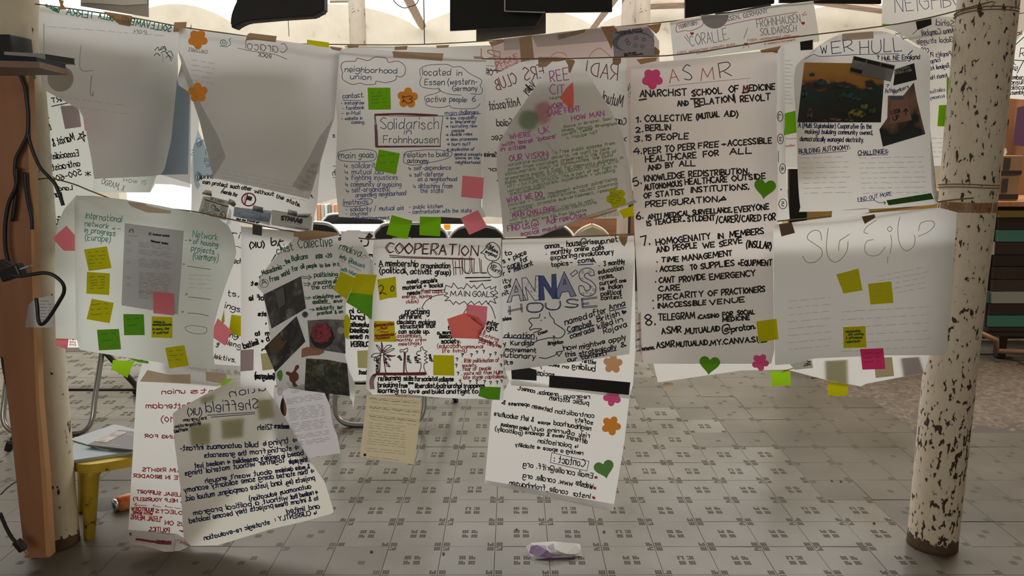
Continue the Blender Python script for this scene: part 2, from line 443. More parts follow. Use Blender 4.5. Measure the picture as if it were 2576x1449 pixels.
for x, y in near:
    wv = worn(x, y); o = link('tile', R.choice(TW if wv else TM), floor)
    o.location = Vector((x, y, R.uniform(-.0008, .0008))) - floor.location; o.rotation_euler = (R.uniform(-.004, .004), R.uniform(-.004, .004), 0)
far = [c for c in cells if c not in ns]
V = []; Fc = []; MI = []; srcs = {}
for m in TM + TW: srcs[m.name] = ([tuple(v.co) for v in m.vertices], [tuple(p.vertices) for p in m.polygons], [p.material_index for p in m.polygons])
for x, y in far:
    wv = worn(x, y); vs, fs, ms = srcs[(R.choice(TW if wv else TM)).name]; n = len(V)
    V.extend((a + x, b + y, c) for a, b, c in vs); Fc.extend(tuple(i + n for i in f) for f in fs); MI.extend((m + 2 * wv) for m in ms)
me = bpy.data.meshes.new('far_tiles'); me.from_pydata(V, [], Fc); 
for m in (M_TILE, M_GROOVE, M_TILEW, M_GROOVEW): me.materials.append(m)
me.polygons.foreach_set('material_index', MI)
make('far_tiles', me, None, floor, kind='stuff')
bm = bmesh.new(); bmesh.ops.create_grid(bm, x_segments=60, y_segments=60, size=1)
for v in bm.verts:
    x, y = 2.75 + v.co.x * .98, 4.78 + v.co.y * .80
    v.co = (x, y, -.0005 + R.uniform(-.004, .010) - .02 * (abs(v.co.x) ** 6 + abs(v.co.y) ** 6))
make('earth_patch', bm_me(bm, 'earth_patch'), M_DIRT, floor, True, kind='stuff')
# back wall with its scalloped top (open daylight above it) and a bright opening on the left
WY = 11.0
def scallop(x):
    v = [-160, 330, 620, 1060, 1490, 1905, 2330, 2760]
    for a, b in zip(v, v[1:]):
        if a <= x <= b:
            t = (x - a) / (b - a); return 72 - 62 * (math.sin(math.pi * t)) ** .7
    return 60
bm = bmesh.new(); xs = list(range(-160, 2761, 20))
for a, b in zip(xs, xs[1:]):
    bands = [(None, 'top')]
    if 290 <= a < 500: bands = [(None, 545), (400, 'top')]
    for lo, hi in bands:
        X0, X1 = P(a, 500, WY).x, P(b, 500, WY).x
        zl = (0, 0) if lo is None else (P(a, lo, WY).z, P(b, lo, WY).z)
        zh = (P(a, scallop(a), WY).z, P(b, scallop(b), WY).z) if hi == 'top' else (P(a, hi, WY).z, P(b, hi, WY).z)
        A = [bm.verts.new(p) for p in ((X0, WY, zl[0]), (X1, WY, zl[1]), (X1, WY, zh[1]), (X0, WY, zh[0]))]
        B = [bm.verts.new((v.co.x, WY + .22, v.co.z)) for v in A]
        bm.faces.new(A); bm.faces.new(B[::-1])
        for i in range(4): bm.faces.new((A[i], A[(i + 1) % 4], B[(i + 1) % 4], B[i]))
bmesh.ops.remove_doubles(bm, verts=bm.verts, dist=1e-4)
make('wall_back', bm_me(bm, 'wall_back'), M_CREAM, None, kind='structure')
box_obj('wall_left', (-6.9, 4, 2.1), (.2, 14.4, 4.2), M_CREAM, kind='structure', bev=0)
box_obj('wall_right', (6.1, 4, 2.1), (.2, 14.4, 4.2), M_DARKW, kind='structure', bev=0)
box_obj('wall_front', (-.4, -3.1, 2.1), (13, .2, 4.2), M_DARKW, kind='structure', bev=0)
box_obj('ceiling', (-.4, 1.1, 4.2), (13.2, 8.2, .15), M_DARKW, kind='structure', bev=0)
M_BEAM = ramp_mat('weathered_roof_timber', [(.3, (.38, .27, .19)), (.7, (.62, .50, .40))], 4, .8, vec_scale=(1, 8, 8))
def beam(name, a, b, r, m, parent=None, **k):
    bm = bmesh.new(); tube(bm, [a, b], r, 4); return make(name, bm_me(bm, name), m, parent, **k)
beam('trim_1', P(1062, 66, 10.9), P(1012, -30, 8.6), .055, M_BEAM, kind='structure')
beam('trim_2', P(1490, 74, 10.9), P(1560, -20, 8.6), .045, M_BEAM, kind='structure')
beam('trim_3', P(1625, 12, 10.6), P(1740, 8, 10.6), .06, M_BEAM, kind='structure')
beam('trim_4', P(830, 3, 10.2), P(885, 2, 10.2), .02, M_BEAM, kind='structure')
beam('trim_5', P(2050, 2, 10.5), P(2260, 30, 10.5), .05, M_BEAM, kind='structure')

# ------------------------------------------------ rust-spotted pillars
def pillar_mat(name, base, spot, thr=.42, mid=.47, sc=30):
    m = mat(name, base, .65); nt = m.node_tree; b = nt.nodes['Principled BSDF']; N = nt.nodes.new; L = nt.links.new
    tc = N('ShaderNodeTexCoord'); mp = N('ShaderNodeMapping'); mp.inputs['Scale'].default_value = (1, 1, .5); L(tc.outputs['Object'], mp.inputs[0])
    n1 = N('ShaderNodeTexNoise'); n1.inputs['Scale'].default_value = sc; n1.inputs['Detail'].default_value = 5; n1.inputs['Distortion'].default_value = .4; L(mp.outputs[0], n1.inputs[0])
    n2 = N('ShaderNodeTexNoise'); n2.inputs['Scale'].default_value = 3.2; n2.inputs['Detail'].default_value = 3; L(tc.outputs['Object'], n2.inputs[0])
    ad = N('ShaderNodeMath'); ad.operation = 'MULTIPLY_ADD'; ad.inputs[1].default_value = .35; L(n2.outputs[0], ad.inputs[0]); L(n1.outputs[0], ad.inputs[2])
    cr = N('ShaderNodeValToRGB'); e = cr.color_ramp.elements; e[0].position = thr; e[0].color = (*spot, 1); e[1].position = mid; e[1].color = (*[c * .92 for c in base], 1)
    e.new(.75); e[2].color = (*base, 1)
    L(ad.outputs[0], cr.inputs[0])
    # foot of the pillar rusted through
    sp = N('ShaderNodeSeparateXYZ'); L(tc.outputs['Object'], sp.inputs[0])
    fo = N('ShaderNodeMath'); fo.operation = 'MULTIPLY_ADD'; fo.inputs[1].default_value = .10; L(n1.outputs[0], fo.inputs[0]); fo.inputs[2].default_value = .0
    lt = N('ShaderNodeMath'); lt.operation = 'LESS_THAN'; L(sp.outputs['Z'], lt.inputs[0]); L(fo.outputs[0], lt.inputs[1])
    mx = N('ShaderNodeMix'); mx.data_type = 'RGBA'; L(lt.outputs[0], mx.inputs['Factor']); L(cr.outputs[0], mx.inputs['A']); mx.inputs['B'].default_value = (.09, .055, .035, 1)
    L(mx.outputs['Result'], b.inputs['Base Color'])
    bp = N('ShaderNodeBump'); bp.inputs['Strength'].default_value = .5; bp.inputs['Distance'].default_value = .006; L(cr.outputs[0], bp.inputs['Height']); L(bp.outputs[0], b.inputs['Normal'])
    return m
PM1 = pillar_mat('chipped_cream_paint', (.64, .59, .46), (.05, .033, .022), .485, .497, 40)
PM2 = pillar_mat('blistered_cream_paint', (.72, .64, .52), (.05, .026, .018), .568, .578, 66)
def pillar(name, x, Y, r, z, m, label, xt=None, r1=None, yt=None):
    bm = bmesh.new(); n = 40; zs = [0, .02, .06] + [z * k / 24 for k in range(1, 25)]; rings = []
    for k, zz in enumerate(zs):
        t = zz / z; xx = x + ((xt if xt is not None else x) - x) * t; rr = (r + ((r1 or r) - r) * t) * (1 + .04 * math.exp(-zz * 30) + .012 * math.sin(zz * 5.3) + .008 * math.sin(zz * 17))
        rings.append([bm.verts.new((xx + rr * math.cos(2 * math.pi * i / n), Y + rr * math.sin(2 * math.pi * i / n), zz)) for i in range(n)])
    for A, B in zip(rings, rings[1:]):
        for i in range(n): bm.faces.new((A[i], A[(i + 1) % n], B[(i + 1) % n], B[i]))
    bm.faces.new(rings[0][::-1]); bm.faces.new(rings[-1])
    return make(name, bm_me(bm, name), m, None, True, label=label, category='pillar', group='cream steel pillars')
def lean(xb, xt, Y, z=4.1):            # a leaning pillar: its foot and where it leaves the frame
    a, b = P(xb, 1385, Y), P(xt, 0, Y); k = (b.x - a.x) / (b.z - a.z); return a.x - k * a.z, a.x + k * (z - a.z)
(PRX, PRT), (PLX, PLT) = lean(2343, 2486, 2.79), lean(138, 20, 2.80)
PR = pillar('pillar', PRX, 2.79, .085, 4.1, PM2, 'rust-spotted cream pillar at the right end of the strings', PRT, .104)
PL = pillar('pillar', PLX, 2.80, .085, 4.1, PM1, 'chipped cream pillar at the left behind the brown board', PLT, .10)
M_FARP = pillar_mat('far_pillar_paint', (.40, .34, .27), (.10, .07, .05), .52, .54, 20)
pillar('pillar', P(899, 60, 9.3).x, 9.3, .092, 4.6, M_FARP, 'far cream column showing above the neighborhood union poster')
pillar('pillar', P(1614, 60, 9.3).x, 9.3, .092, 4.6, M_FARP, 'far cream column beside the black boards, right of centre')
pillar('pillar', P(1565, 580, 8.4).x, 8.4, .06, 4.6, M_FARP, 'thin far cream column seen behind the beige chair')

# ------------------------------------------------ black boards hung overhead
M_BOARD = mat('matt_black_board', (.006, .006, .007), .75); M_GBOARD = mat('charcoal_board', (.13, .122, .112), .8); M_GREYB = ramp_mat('grey_tarpaulin', [(.3, (.42, .39, .36)), (.7, (.56, .52, .49))], 3, .8)
M_PALE = mat('pale_metal_edge', (.5, .5, .5), .5)
def board(label, f, s, Y, m, name='hanging_board', cat='board', th=.02, wires=True):
    q = pts(f, s); bm = bmesh.new(); A = [bm.verts.new(P(x, y, Y)) for x, y in q]; fa = bm.faces.new(A)
    r = bmesh.ops.extrude_face_region(bm, geom=[fa]); bmesh.ops.translate(bm, vec=(0, th, 0), verts=[v for v in r['geom'] if isinstance(v, bmesh.types.BMVert)])
    o = make(name, bm_me(bm, name), m, None, label=label, category=cat)
    if wires:
        xs = [p[0] for p in q]; yt = min(p[1] for p in q)
        for x in (min(xs) + 25, max(xs) - 25):
            a = P(x, yt + 4, Y + th + .004); tube_obj('hanging_wire', [a, (a.x, a.y, 4.1)], .0015, BLK, o, 5)
    return o
board('large black board hanging left of centre at the top edge', '0', '1132,-150 1475,-150 1347,66 1132,77', 3.62, M_BOARD)
b2 = board('black board with a thin pale frame, hanging in front at top centre', '0', '1272,-160 1540,-160 1540,29 1362,31 1272,27', 3.5, M_BOARD)
tube_obj('frame_edge', [P(1270, -150, 3.49), P(1270, 28, 3.49), P(1372, 31, 3.49)], .0035, M_PALE, b2, 6)
board('charcoal panel hanging behind the two black boards', '0', '1198,-120 1373,-120 1373,83 1290,92 1198,103', 3.8, M_GBOARD)
board('black board above the long strip poster with red underlines', '0', '1724,-150 1950,-150 1948,8 1724,45', 3.7, M_BOARD)
board('black board at the top right between the strip poster and the pillar', '0', '1962,-150 2217,-150 2217,9 1962,6', 3.7, M_BOARD)
gt = board('grey tarpaulin with pale hem hanging at the top left', '0', '203,-120 372,-120 373,43 300,31 203,15', 3.3, M_GREYB, 'tarpaulin', 'tarpaulin', .006)
gt2 = board('x', '0', '203,-90 369,-90 369,10 310,13 260,9 203,6', 3.285, mat('pale_tarpaulin_hem', (.80, .77, .73), .8), 'hem', 'x', .004, False)
del gt2['label']; del gt2['category']; gt2.parent = gt; gt2.location = Vector(gt2.location) - Vector(gt.location)
# dark padded awning with a rounded left end
q = [(598, -120), (596, 0), (586, 22), (580, 42), (579, 62), (585, 73), (600, 62), (620, 54), (700, 47), (790, 41), (803, 32), (815, 28), (815, -120)]
bm = bmesh.new(); A = [bm.verts.new(P(x, y, 3.35)) for x, y in q]; fa = bm.faces.new(A)
r = bmesh.ops.extrude_face_region(bm, geom=[fa]); bmesh.ops.translate(bm, vec=(0, .07, 0), verts=[v for v in r['geom'] if isinstance(v, bmesh.types.BMVert)])
bmesh.ops.bevel(bm, geom=[e for e in bm.edges], offset=.006, segments=2, affect='EDGES')
bl = make('roller_blind', bm_me(bm, 'roller_blind'), mat('black_fabric', (.018, .018, .02), .7), None, label='black fabric blind with a rounded left end, hanging above the second poster', category='blind')
for x in (640, 780):
    a = P(x, -116, 3.43); tube_obj('hanging_wire', [a, (a.x, a.y, 4.1)], .002, BLK, bl, 5)
for k, (x, ya, yb, Y, lb) in enumerate([(1068, -90, 112, 4.0, 'thin dark wire hanging straight down left of the large black board'), (727, 40, 92, 4.0, 'thin short wire hanging under the black blind')]):
    tube_obj('hanging_wire', [P(x, yb, Y), (P(x, yb, Y).x, Y, 4.1)], .0022 if k == 0 else .0015, BLK, label=lb, category='wire')
tube_obj('looped_wire', smooth_path([tuple(P(x, y, 4.05)) for x, y in ((990, -60), (988, -5), (1010, 18), (1030, 17), (1052, 2), (1056, -60))], 5) , .002, BLK, label='thin dark wire drooping in a loop beside the straight wire', category='wire')

# ------------------------------------------------ tables and chairs of the hall
M_WHITE = mat('white_laminate', (.80, .79, .76), .35); M_CHROME = mat('dull_chrome_tube', (.42, .43, .44), .28, .9); M_DARKM = mat('dark_metal_tube', (.05, .045, .04), .4, .6)
M_CHB = mat('black_chair_shell', (.02, .021, .023), .5); M_WTUBE = mat('white_tube', (.78, .78, .76), .4); M_BEIGEP = mat('beige_plastic', (.62, .56, .44), .45)
M_BROWN = ramp_mat('brown_varnished_wood', [(.3, (.20, .08, .04)), (.7, (.33, .15, .08))], 3, .4, vec_scale=(1, 1, 8))
def table(px, Y, w, d, label, z=.74):
    x = P(px, 570, Y).x; t = empty('folding_table', (x, Y, 0), label=label, category='table', group='white tables')
    box_obj('tabletop', (x, Y, z - .02), (w, d, .035), M_WHITE, t, bev=.008)
    for sx in (-1, 1):
        for sy in (-1, 1):
            box_obj('leg', (x + sx * (w / 2 - .08), Y + sy * (d / 2 - .08), (z - .04) / 2), (.035, .035, z - .04), M_WTUBE, t)
    return t
def shell_chair(px, Y, label, back=.86, wid=.5, facing=1, shell=None, tube_m=None):
    x = P(px, 570, Y).x; t = empty('chair', (x, Y, 0), label=label, category='chair', group='chairs at the white tables'); shell = shell or M_CHB; tube_m = tube_m or M_WTUBE
    yb = Y - facing * .22
    prof = [(-wid / 2, .52), (-wid / 2, back - .12), (-wid / 2 + .05, back - .04), (-wid / 2 + .13, back), (wid / 2 - .13, back), (wid / 2 - .05, back - .04), (wid / 2, back - .12), (wid / 2, .52)]
    prof = smooth_path(prof, 4)
    bm = bmesh.new(); A = [bm.verts.new((x + a, yb - .03 * facing * math.cos(a / wid * 3.1) , zz)) for a, zz in prof]; fa = bm.faces.new(A)
    r = bmesh.ops.extrude_face_region(bm, geom=[fa]); bmesh.ops.translate(bm, vec=(0, .02 * facing, 0), verts=[v for v in r['geom'] if isinstance(v, bmesh.types.BMVert)])
    make('backrest', bm_me(bm, 'backrest'), shell, t)
    tube_obj('back_frame', [(x + a * 1.03, yb + .01 * facing, zz + (.012 if zz > .6 else 0)) for a, zz in prof], .013, tube_m, t, 8)
    box_obj('seat', (x, Y, .45), (wid * .94, .42, .035), shell, t, bev=.012)
    for sx in (-1, 1):
        tube_obj('leg', [(x + sx * wid * .42, Y + .18, .44), (x + sx * wid * .46, Y + .21, 0)], .012, tube_m, t)
        tube_obj('leg', [(x + sx * wid * .42, Y - .18, .44), (x + sx * wid * .46, Y - .21, 0)], .012, tube_m, t)
    return t
table(830, 7.35, 1.2, .6, 'white table behind the first gap left of centre'); table(1150, 7.35, .95, .6, 'white table with an orange box on it, centre gap')
table(590, 8.9, 1.6, .6, 'white table further back on the left')
shell_chair(800, 6.75, 'black chair with white frame under the symaag leaflet, leftmost in the gap', .845, .46)
shell_chair(900, 8.1, 'black chair behind the white table, below the methods list', .80, .64)
shell_chair(1040, 6.75, 'black chair behind the two green notes', .84, .60)
shell_chair(1203, 6.55, 'black round-backed chair beside the hanging pink note', .84, .44)
shell_chair(1130, 8.1, 'black chair on the far side of the orange box table', .80, .6)
shell_chair(1380, 6.95, 'black chair left of the beige chair in the right gap', .81, .40)
shell_chair(1482, 6.45, 'beige plastic chair with square back in the right gap', .858, .27, 1, M_BEIGEP, M_BEIGEP)
ob = box_obj('orange_box', P(1125, 567, 7.15) * 1.0, (.06, .05, .045), mat('orange_plastic', (.9, .35, .02), .3), bev=.006, label='small orange box standing on the white table', category='box'); ob.location.z = .74
# brown cabinet behind the beige chair
cb = empty('cabinet', (P(1520, 560, 8.9).x, 8.9, 0), label='brown wooden cabinet with dark rail, behind the beige chair', category='cabinet')
box_obj('body', (cb.location.x, 8.9, .5), (.95, .4, 1.0), M_BROWN, cb)
box_obj('rail', (cb.location.x, 8.68, .90), (.95, .03, .04), mat('dark_rail', (.02, .015, .012), .5), cb); box_obj('rail', (cb.location.x + .24, 8.68, .6), (.04, .03, .56), mat('dark_post', (.02, .015, .012), .5), cb)
box_obj('black_case', P(1596, 575, 8.2), (.05, .3, .34), BLK, label='tall black case standing beside the thin far column', category='case').location.z = .0
# shelf with books behind on the left
bc = empty('bookshelf', (P(815, 540, 9.6).x, 9.6, 0), label='low pale shelf holding a row of box files', category='bookshelf')
bx = bc.location.x
box_obj('shelf_board', (bx, 9.6, .575), (1.1, .3, .03), M_WHITE, bc); box_obj('side_panel', (bx - .54, 9.6, .28), (.03, .3, .56), M_WHITE, bc); box_obj('side_panel', (bx + .54, 9.6, .28), (.03, .3, .56), M_WHITE, bc)
bname = ['orange', 'white', 'rust', 'grey', 'cream', 'dark', 'peach', 'bright orange', 'orange']
bcol = [(.85, .36, .14), (.8, .8, .78), (.75, .33, .15), (.55, .55, .54), (.82, .82, .78), (.30, .28, .26), (.83, .55, .40), (.85, .40, .16)]
bx0 = P(790, 540, 9.5).x
for k in range(9):
    c = bcol[k % 8]; o = box_obj('box_file', (bx0 + k * .042, 9.5, .0), (.036, .2, .20), mat('file_spine', c, .5), bev=.003, category='file', group='box files on the low shelf', label=f'{bname[k]} upright box file on the low pale shelf, ' + ['at the left end', 'right of the left-end orange one', 'beside the white one', 'in the middle left', 'in the middle', 'right of the cream one', 'between dark and bright orange ones', 'second from the right end', 'at the right end'][k]); o.location.z = .591
# folding chairs whose tube legs show on the floor
def tube_chair(name, x0, x1, Y, label):
    t = empty('folding_chair', ((x0 + x1) / 2, Y, 0), label=label, category='chair', group='tube-legged folding chairs'); c = (x0 + x1) / 2
    pth = [(x0 - .01, Y + .16, .45), (x0, Y + .05, .20), (x0 + .005, Y + .01, .09), (x0 + .04, Y, .035), (x0 + .10, Y, .016), (c, Y, .016), (x1 - .10, Y, .016), (x1 - .04, Y, .035), (x1 - .005, Y + .01, .09), (x1, Y + .05, .20), (x1 + .01, Y + .16, .45)]
    tube_obj('front_leg_frame', smooth_path(pth, 5), .0135, M_CHROME, t, 10)
    for s, xx in ((-1, x0), (1, x1)):
        tube_obj('rear_leg', [(xx + s * .03, Y + .10, .45), (xx + s * .14, Y + .42, .01)], .016, M_DARKM, t)
        tube_obj('back_post', [(xx, Y + .16, .44), (xx + .01 * s, Y + .02 - .12, .86)], .012, M_CHROME, t)
    tube_obj('cross_bar', [(x0 - .10, Y + .32, .15), (x1 + .10, Y + .32, .15)], .009, M_DARKM, t)
    box_obj('seat', (c, Y + .2, .46), (x1 - x0, .38, .03), M_WHITE, t, bev=.01)
    box_obj('backrest', (c, Y - .09, .78), (x1 - x0 + .02, .02, .16), M_WHITE, t, bev=.008)
a = G(8, 1097); b = G(236, 1097)
tube_chair('c', a.x, b.x, a.y, 'folding chair with chrome U-shaped legs behind the left pillar')
a = G(842, 1076); b = G(1068, 1076)
tube_chair('c', a.x, b.x, a.y, 'folding chair with chrome legs half hidden by the music sheet')
# ------------------------------------------------ person seated far left, only the lower leg is in view
def person():
    A = G(338, 988); x, y = A.x + .06, A.y
    skinm = mat('brown_skin', (.11, .05, .035), .5); cloth = mat('dark_trousers', (.03, .03, .04), .8); shirt = mat('grey_shirt', (.2, .2, .21), .8)
    root = empty('person', (x, y, 0), label='seated person in dark clothes, only a bare ankle and black shoe showing', category='person')
    def skin(name, vs, es, rad, m, par):
        me = bpy.data.meshes.new(name); me.from_pydata(vs, es, []); o = link(name, me); md = o.modifiers.new('skin', 'SKIN'); o.modifiers.new('sub', 'SUBSURF').levels = 2
        o.modifiers['sub'].render_levels = 2
        for v, r in zip(me.skin_vertices[0].data, rad): v.radius = (r, r)
        me.skin_vertices[0].data[0].use_root = True
        dg = bpy.context.evaluated_depsgraph_get(); me2 = bpy.data.meshes.new_from_object(o.evaluated_get(dg)); bpy.data.objects.remove(o)
        return make(name, me2, m, par, True)
    V = [(x + .12, y + .45, .42), (x + .12, y + .46, .58), (x + .12, y + .42, .78), (x + .12, y + .36, .86), (x + .12, y + .33, .89),
         (x + .01, y + .42, .42), (x - .03, y + .03, .44), (x - .01, y + .10, .25), (x - .005, y + .12, .10),
         (x + .23, y + .42, .42), (x + .25, y + .03, .44), (x + .25, y + .08, .25), (x + .25, y + .10, .10)]
    E = [(0, 1), (1, 2), (2, 3), (3, 4), (0, 5), (5, 6), (6, 7), (7, 8), (0, 9), (9, 10), (10, 11), (11, 12)]
    skin('body', V, E, [.14, .13, .13, .06, .05, .09, .065, .055, .033, .09, .065, .055, .033], skinm, root)
    skin('trousers', [V[0], V[5], V[6], (x - .02, y + .07, .34), V[9], V[10], (x + .25, y + .06, .34)], [(0, 1), (1, 2), (2, 3), (0, 4), (4, 5), (5, 6)], [.155, .10, .078, .07, .10, .078, .07], cloth, root)
    A0 = (x + .12, y + .46, .50); skin('shirt', [A0, V[1], V[2], (x - .08, y + .42, .78), (x - .14, y + .36, .56), (x + .32, y + .42, .78), (x + .38, y + .36, .56)], [(0, 1), (1, 2), (2, 3), (3, 4), (2, 5), (5, 6)], [.15, .15, .14, .075, .05, .075, .05], shirt, root)
    skin('forearm', [(x - .14, y + .36, .56), (x - .08, y + .18, .53), (x - .05, y + .12, .53)], [(0, 1), (1, 2)], [.042, .032, .036], skinm, root)
    skin('forearm', [(x + .38, y + .36, .56), (x + .32, y + .18, .53), (x + .29, y + .12, .53)], [(0, 1), (1, 2)], [.042, .032, .036], skinm, root)
    h = skin('head', [(x + .12, y + .32, .88), (x + .12, y + .29, .95), (x + .12, y + .30, .985)], [(0, 1), (1, 2)], [.06, .088, .085], skinm, root)
    skin('hair', [(x + .12, y + .335, .95), (x + .12, y + .315, .995)], [(0, 1)], [.082, .082], BLK, root)
    for sx in (0, .255):
        bm = bmesh.new(); box(bm, (x - .005 + sx, y + .05, .035), (.085, .26, .07), None, .03); make('shoe', bm_me(bm, 'shoe'), BLK, root, True)
    c = empty('stool', (x + .12, y + .48, 0), label='dark stool under the seated person', category='stool')
    box_obj('seat', (x + .12, y + .5, .24), (.34, .34, .03), M_DARKM, c)
    for sx in (-1, 1):
        for sy in (-1, 1): box_obj('leg', (x + .12 + sx * .15, y + .5 + sy * .14, .112), (.03, .03, .225), M_DARKM, c)
person()
# ------------------------------------------------ left: board, shelf, cables
M_ORBOARD = ramp_mat('orange_brown_board', [(.3, (.26, .11, .055)), (.7, (.36, .17, .09))], 3, .5, vec_scale=(4, 4, .6)); M_EDGE = mat('pine_edge', (.50, .27, .11), .5)
desk = empty('shelf_stand', (PLX - .1, 2.62, 0), label='brown wooden shelf stand in front of the left pillar', category='shelf stand')
def slab(name, f, s, Y, th, m, parent, **k):
    bm = bmesh.new(); A = [bm.verts.new(P(x, y, Y)) for x, y in pts(f, s)]; fa = bm.faces.new(A)
    r = bmesh.ops.extrude_face_region(bm, geom=[fa]); bmesh.ops.translate(bm, vec=(0, th, 0), verts=[v for v in r['geom'] if isinstance(v, bmesh.types.BMVert)])
    return make(name, bm_me(bm, name), m, parent, **k)
slab('upright_board', '0', '-80,190 62,190 70,300 80,500 86,760 92,1000 110,1200 125,1403 62,1403 8,900 -80,850', 2.62, .02, M_ORBOARD, desk)
slab('edge_strip', '0', '62,190 72,190 84,500 90,760 98,1000 116,1200 128,1399 116,1399 104,1200 90,1000 82,760 76,500', 2.612, .03, M_EDGE, desk)
def plank_from(name, pl, z, th, m, parent, **k):
    bm = bmesh.new(); A = [bm.verts.new((p.x, p.y, z)) for p in pl]; fa = bm.faces.new(A)
    r = bmesh.ops.extrude_face_region(bm, geom=[fa]); bmesh.ops.translate(bm, vec=(0, 0, -th), verts=[v for v in r['geom'] if isinstance(v, bmesh.types.BMVert)])
    return make(name, bm_me(bm, name), m, parent, **k)
def at_z(x, y, z): return G(x, y, z)
# upper shelf board lies above eye level: its underside shows
zs = P(170, 186, 2.5).z
a = P(-30, 188, 2.2); 
ZS = 1.695
plank_from('shelf_board', [G(-90, 166, ZS), G(100, 171, ZS), G(172, 189, ZS), G(-60, 189, ZS)], ZS + .016, .016, mat('plywood_shelf', (.20, .12, .075), .6), desk)
zb = ZS + .017
def book(c, s, rot, label, m, mp):
    t = empty('book', c, label=label, category='book'); Rz = Matrix.Rotation(rot, 3, 'Z')
    for nm, off, sz, mm in (('cover', (0, 0, s[2] - .002), (s[0], s[1], .003), m), ('cover', (0, 0, .002), (s[0], s[1], .003), m), ('pages', (0, 0, s[2] / 2), (s[0] - .012, s[1] - .008, s[2] - .006), mp), ('spine', (0, -s[1] / 2 + .001, s[2] / 2), (s[0], .003, s[2]), m)):
        bm = bmesh.new(); box(bm, Rz @ Vector(off) + Vector(c), sz, Rz)
        make(nm, bm_me(bm, nm), mm, t)
    return t
cx = P(90, 170, 2.42)
def pbook(q, z, th, m, mp, ms, label):
    A, B, C = [G(x, y, z) for x, y in q]; D = A + (C - B); t = empty('book', (A + C) / 2, label=label, category='book')
    def ins(f): c = (A + C) / 2; return [c + (v - c) * f for v in (A, B, C, D)]
    plank_from('cover', ins(1), z + .002, .002, m, t); plank_from('pages', ins(.975), z + th - .002, th - .004, mp, t); plank_from('cover', ins(1), z + th, .002, m, t)
    n = (B - A).cross(Vector((0, 0, 1))).normalized() * .003
    if n.y > 0: n = -n
    plank_from('spine', [A, B, B + n, A + n], z + th, th, ms, t)
navy = mat('navy_cover', (.012, .02, .05), .5); dkc = mat('dark_cover', (.02, .02, .02), .5)
pbook([(-30, 152), (92, 160), (168, 176)], zb + .001, .017, navy, mat('navy_page_edge', (.02, .025, .045), .8), navy, 'dark blue paperback under the grey book on the left shelf')
pbook([(12, 147), (115, 152), (190, 163)], zb + .0195, .018, dkc, mat('dark_pages', (.025, .025, .025), .8), mat('grey_spine_cover', (.34, .335, .30), .5), 'thick book with pale grey spine on top of the left shelf pile')
sp = box_obj('speaker_box', (P(-18, 110, 2.66).x, 2.70, 0), (.14, .12, .13), mat('dark_navy_box', (.006, .009, .014), .6), label='dark box standing on the left shelf behind the books', category='box'); sp.location.z = zb + .001
# lower round shelf with a black rim
c = Vector((PLX - .36, 2.52, 0)); zt = P(60, 735, 2.4).z
bm = bmesh.new(); rr = .0
prof = smooth_path([(-.6, -.20), (-.1, -.215), (.15, -.20), (.30, -.13), (.335, -.02), (.28, .07), (.1, .09), (-.6, .09)], 5)
def ell(scale, z, bmx): return [bmx.verts.new((c.x + a * scale, c.y + b * scale, z)) for a, b in prof]
A = ell(1, zt, bm); bm.faces.new(A); make('round_shelf', bm_me(bm, 'round_shelf'), mat('orange_varnish', (.42, .17, .07), .35), desk)
bm = bmesh.new(); A = ell(1.0, zt + .003, bm); B = ell(1.0, zt - .05, bm); A2 = ell(.965, zt + .003, bm)
n = len(A)
for i in range(n): bm.faces.new((A[i], A[(i + 1) % n], B[(i + 1) % n], B[i])); bm.faces.new((A2[i], A2[(i + 1) % n], A[(i + 1) % n], A[i]))
bm.faces.new(B[::-1]); make('shelf_rim', bm_me(bm, 'shelf_rim'), mat('black_rubber_rim', (.02, .018, .016), .6), desk, True)
def cable(f, s, Y, r, label, m=None, cat='cable', name='cable'):
    ys = Y if isinstance(Y, (list, tuple)) else None; q = pts(f, s)
    p = [tuple(P(x, y, (ys[0] + (ys[1] - ys[0]) * i / (len(q) - 1)) if ys else Y)) for i, (x, y) in enumerate(q)]
    return tube_obj(name, smooth_path(p, 6), r, m or BLK, None, 8, label=label, category=cat)
cable('t', '150,560 190,660 205,760 215,860 212,1010 170,1110 125,1200 115,1300 125,1440 95,1680', 2.60, .0065, 'thick dark cable down the left pillar, branching left')
cable('t', '212,1010 240,1120 300,1260 370,1340 420,1400 460,1500 480,1560', 2.60, .006, 'dark cable branching right down across the pillar to the string')
cable('l', '205,-20 215,100 235,230 262,350 268,450', 2.60, .006, 'dark blue cable end hanging on the left pillar', mat('navy_cable', (.012, .018, .045), .5))
cable('l', '140,-60 135,90 75,230 45,400 45,600 75,740', 2.59, .0065, 'blue-black cable hanging in front of the brown board to the plug', mat('blue_black_cable', (.01, .012, .02), .5))
cable('l', '100,830 170,838 260,825 370,812 450,835 520,900 530,970 490,1050 400,1190 345,1238 318,1200 310,1100 300,1020', [2.30, 2.34], .0055, 'black cable looping off the round shelf edge')
cable('c', '5,50 20,200 50,350 70,480 78,560 90,640 75,690', 2.66, .005, 'thin black cable hanging left of the brown board, near the floor')
cable('c', '0,1165 40,1260 80,1330 120,1370', 2.55, .006, 'black cable end with plug low at the left edge')
cable('c', '150,945 100,965 50,1000 5,1045', 2.70, .003, 'thin grey wire crossing the floor at the left edge', mat('grey_wire', (.2, .2, .2), .4, .5))
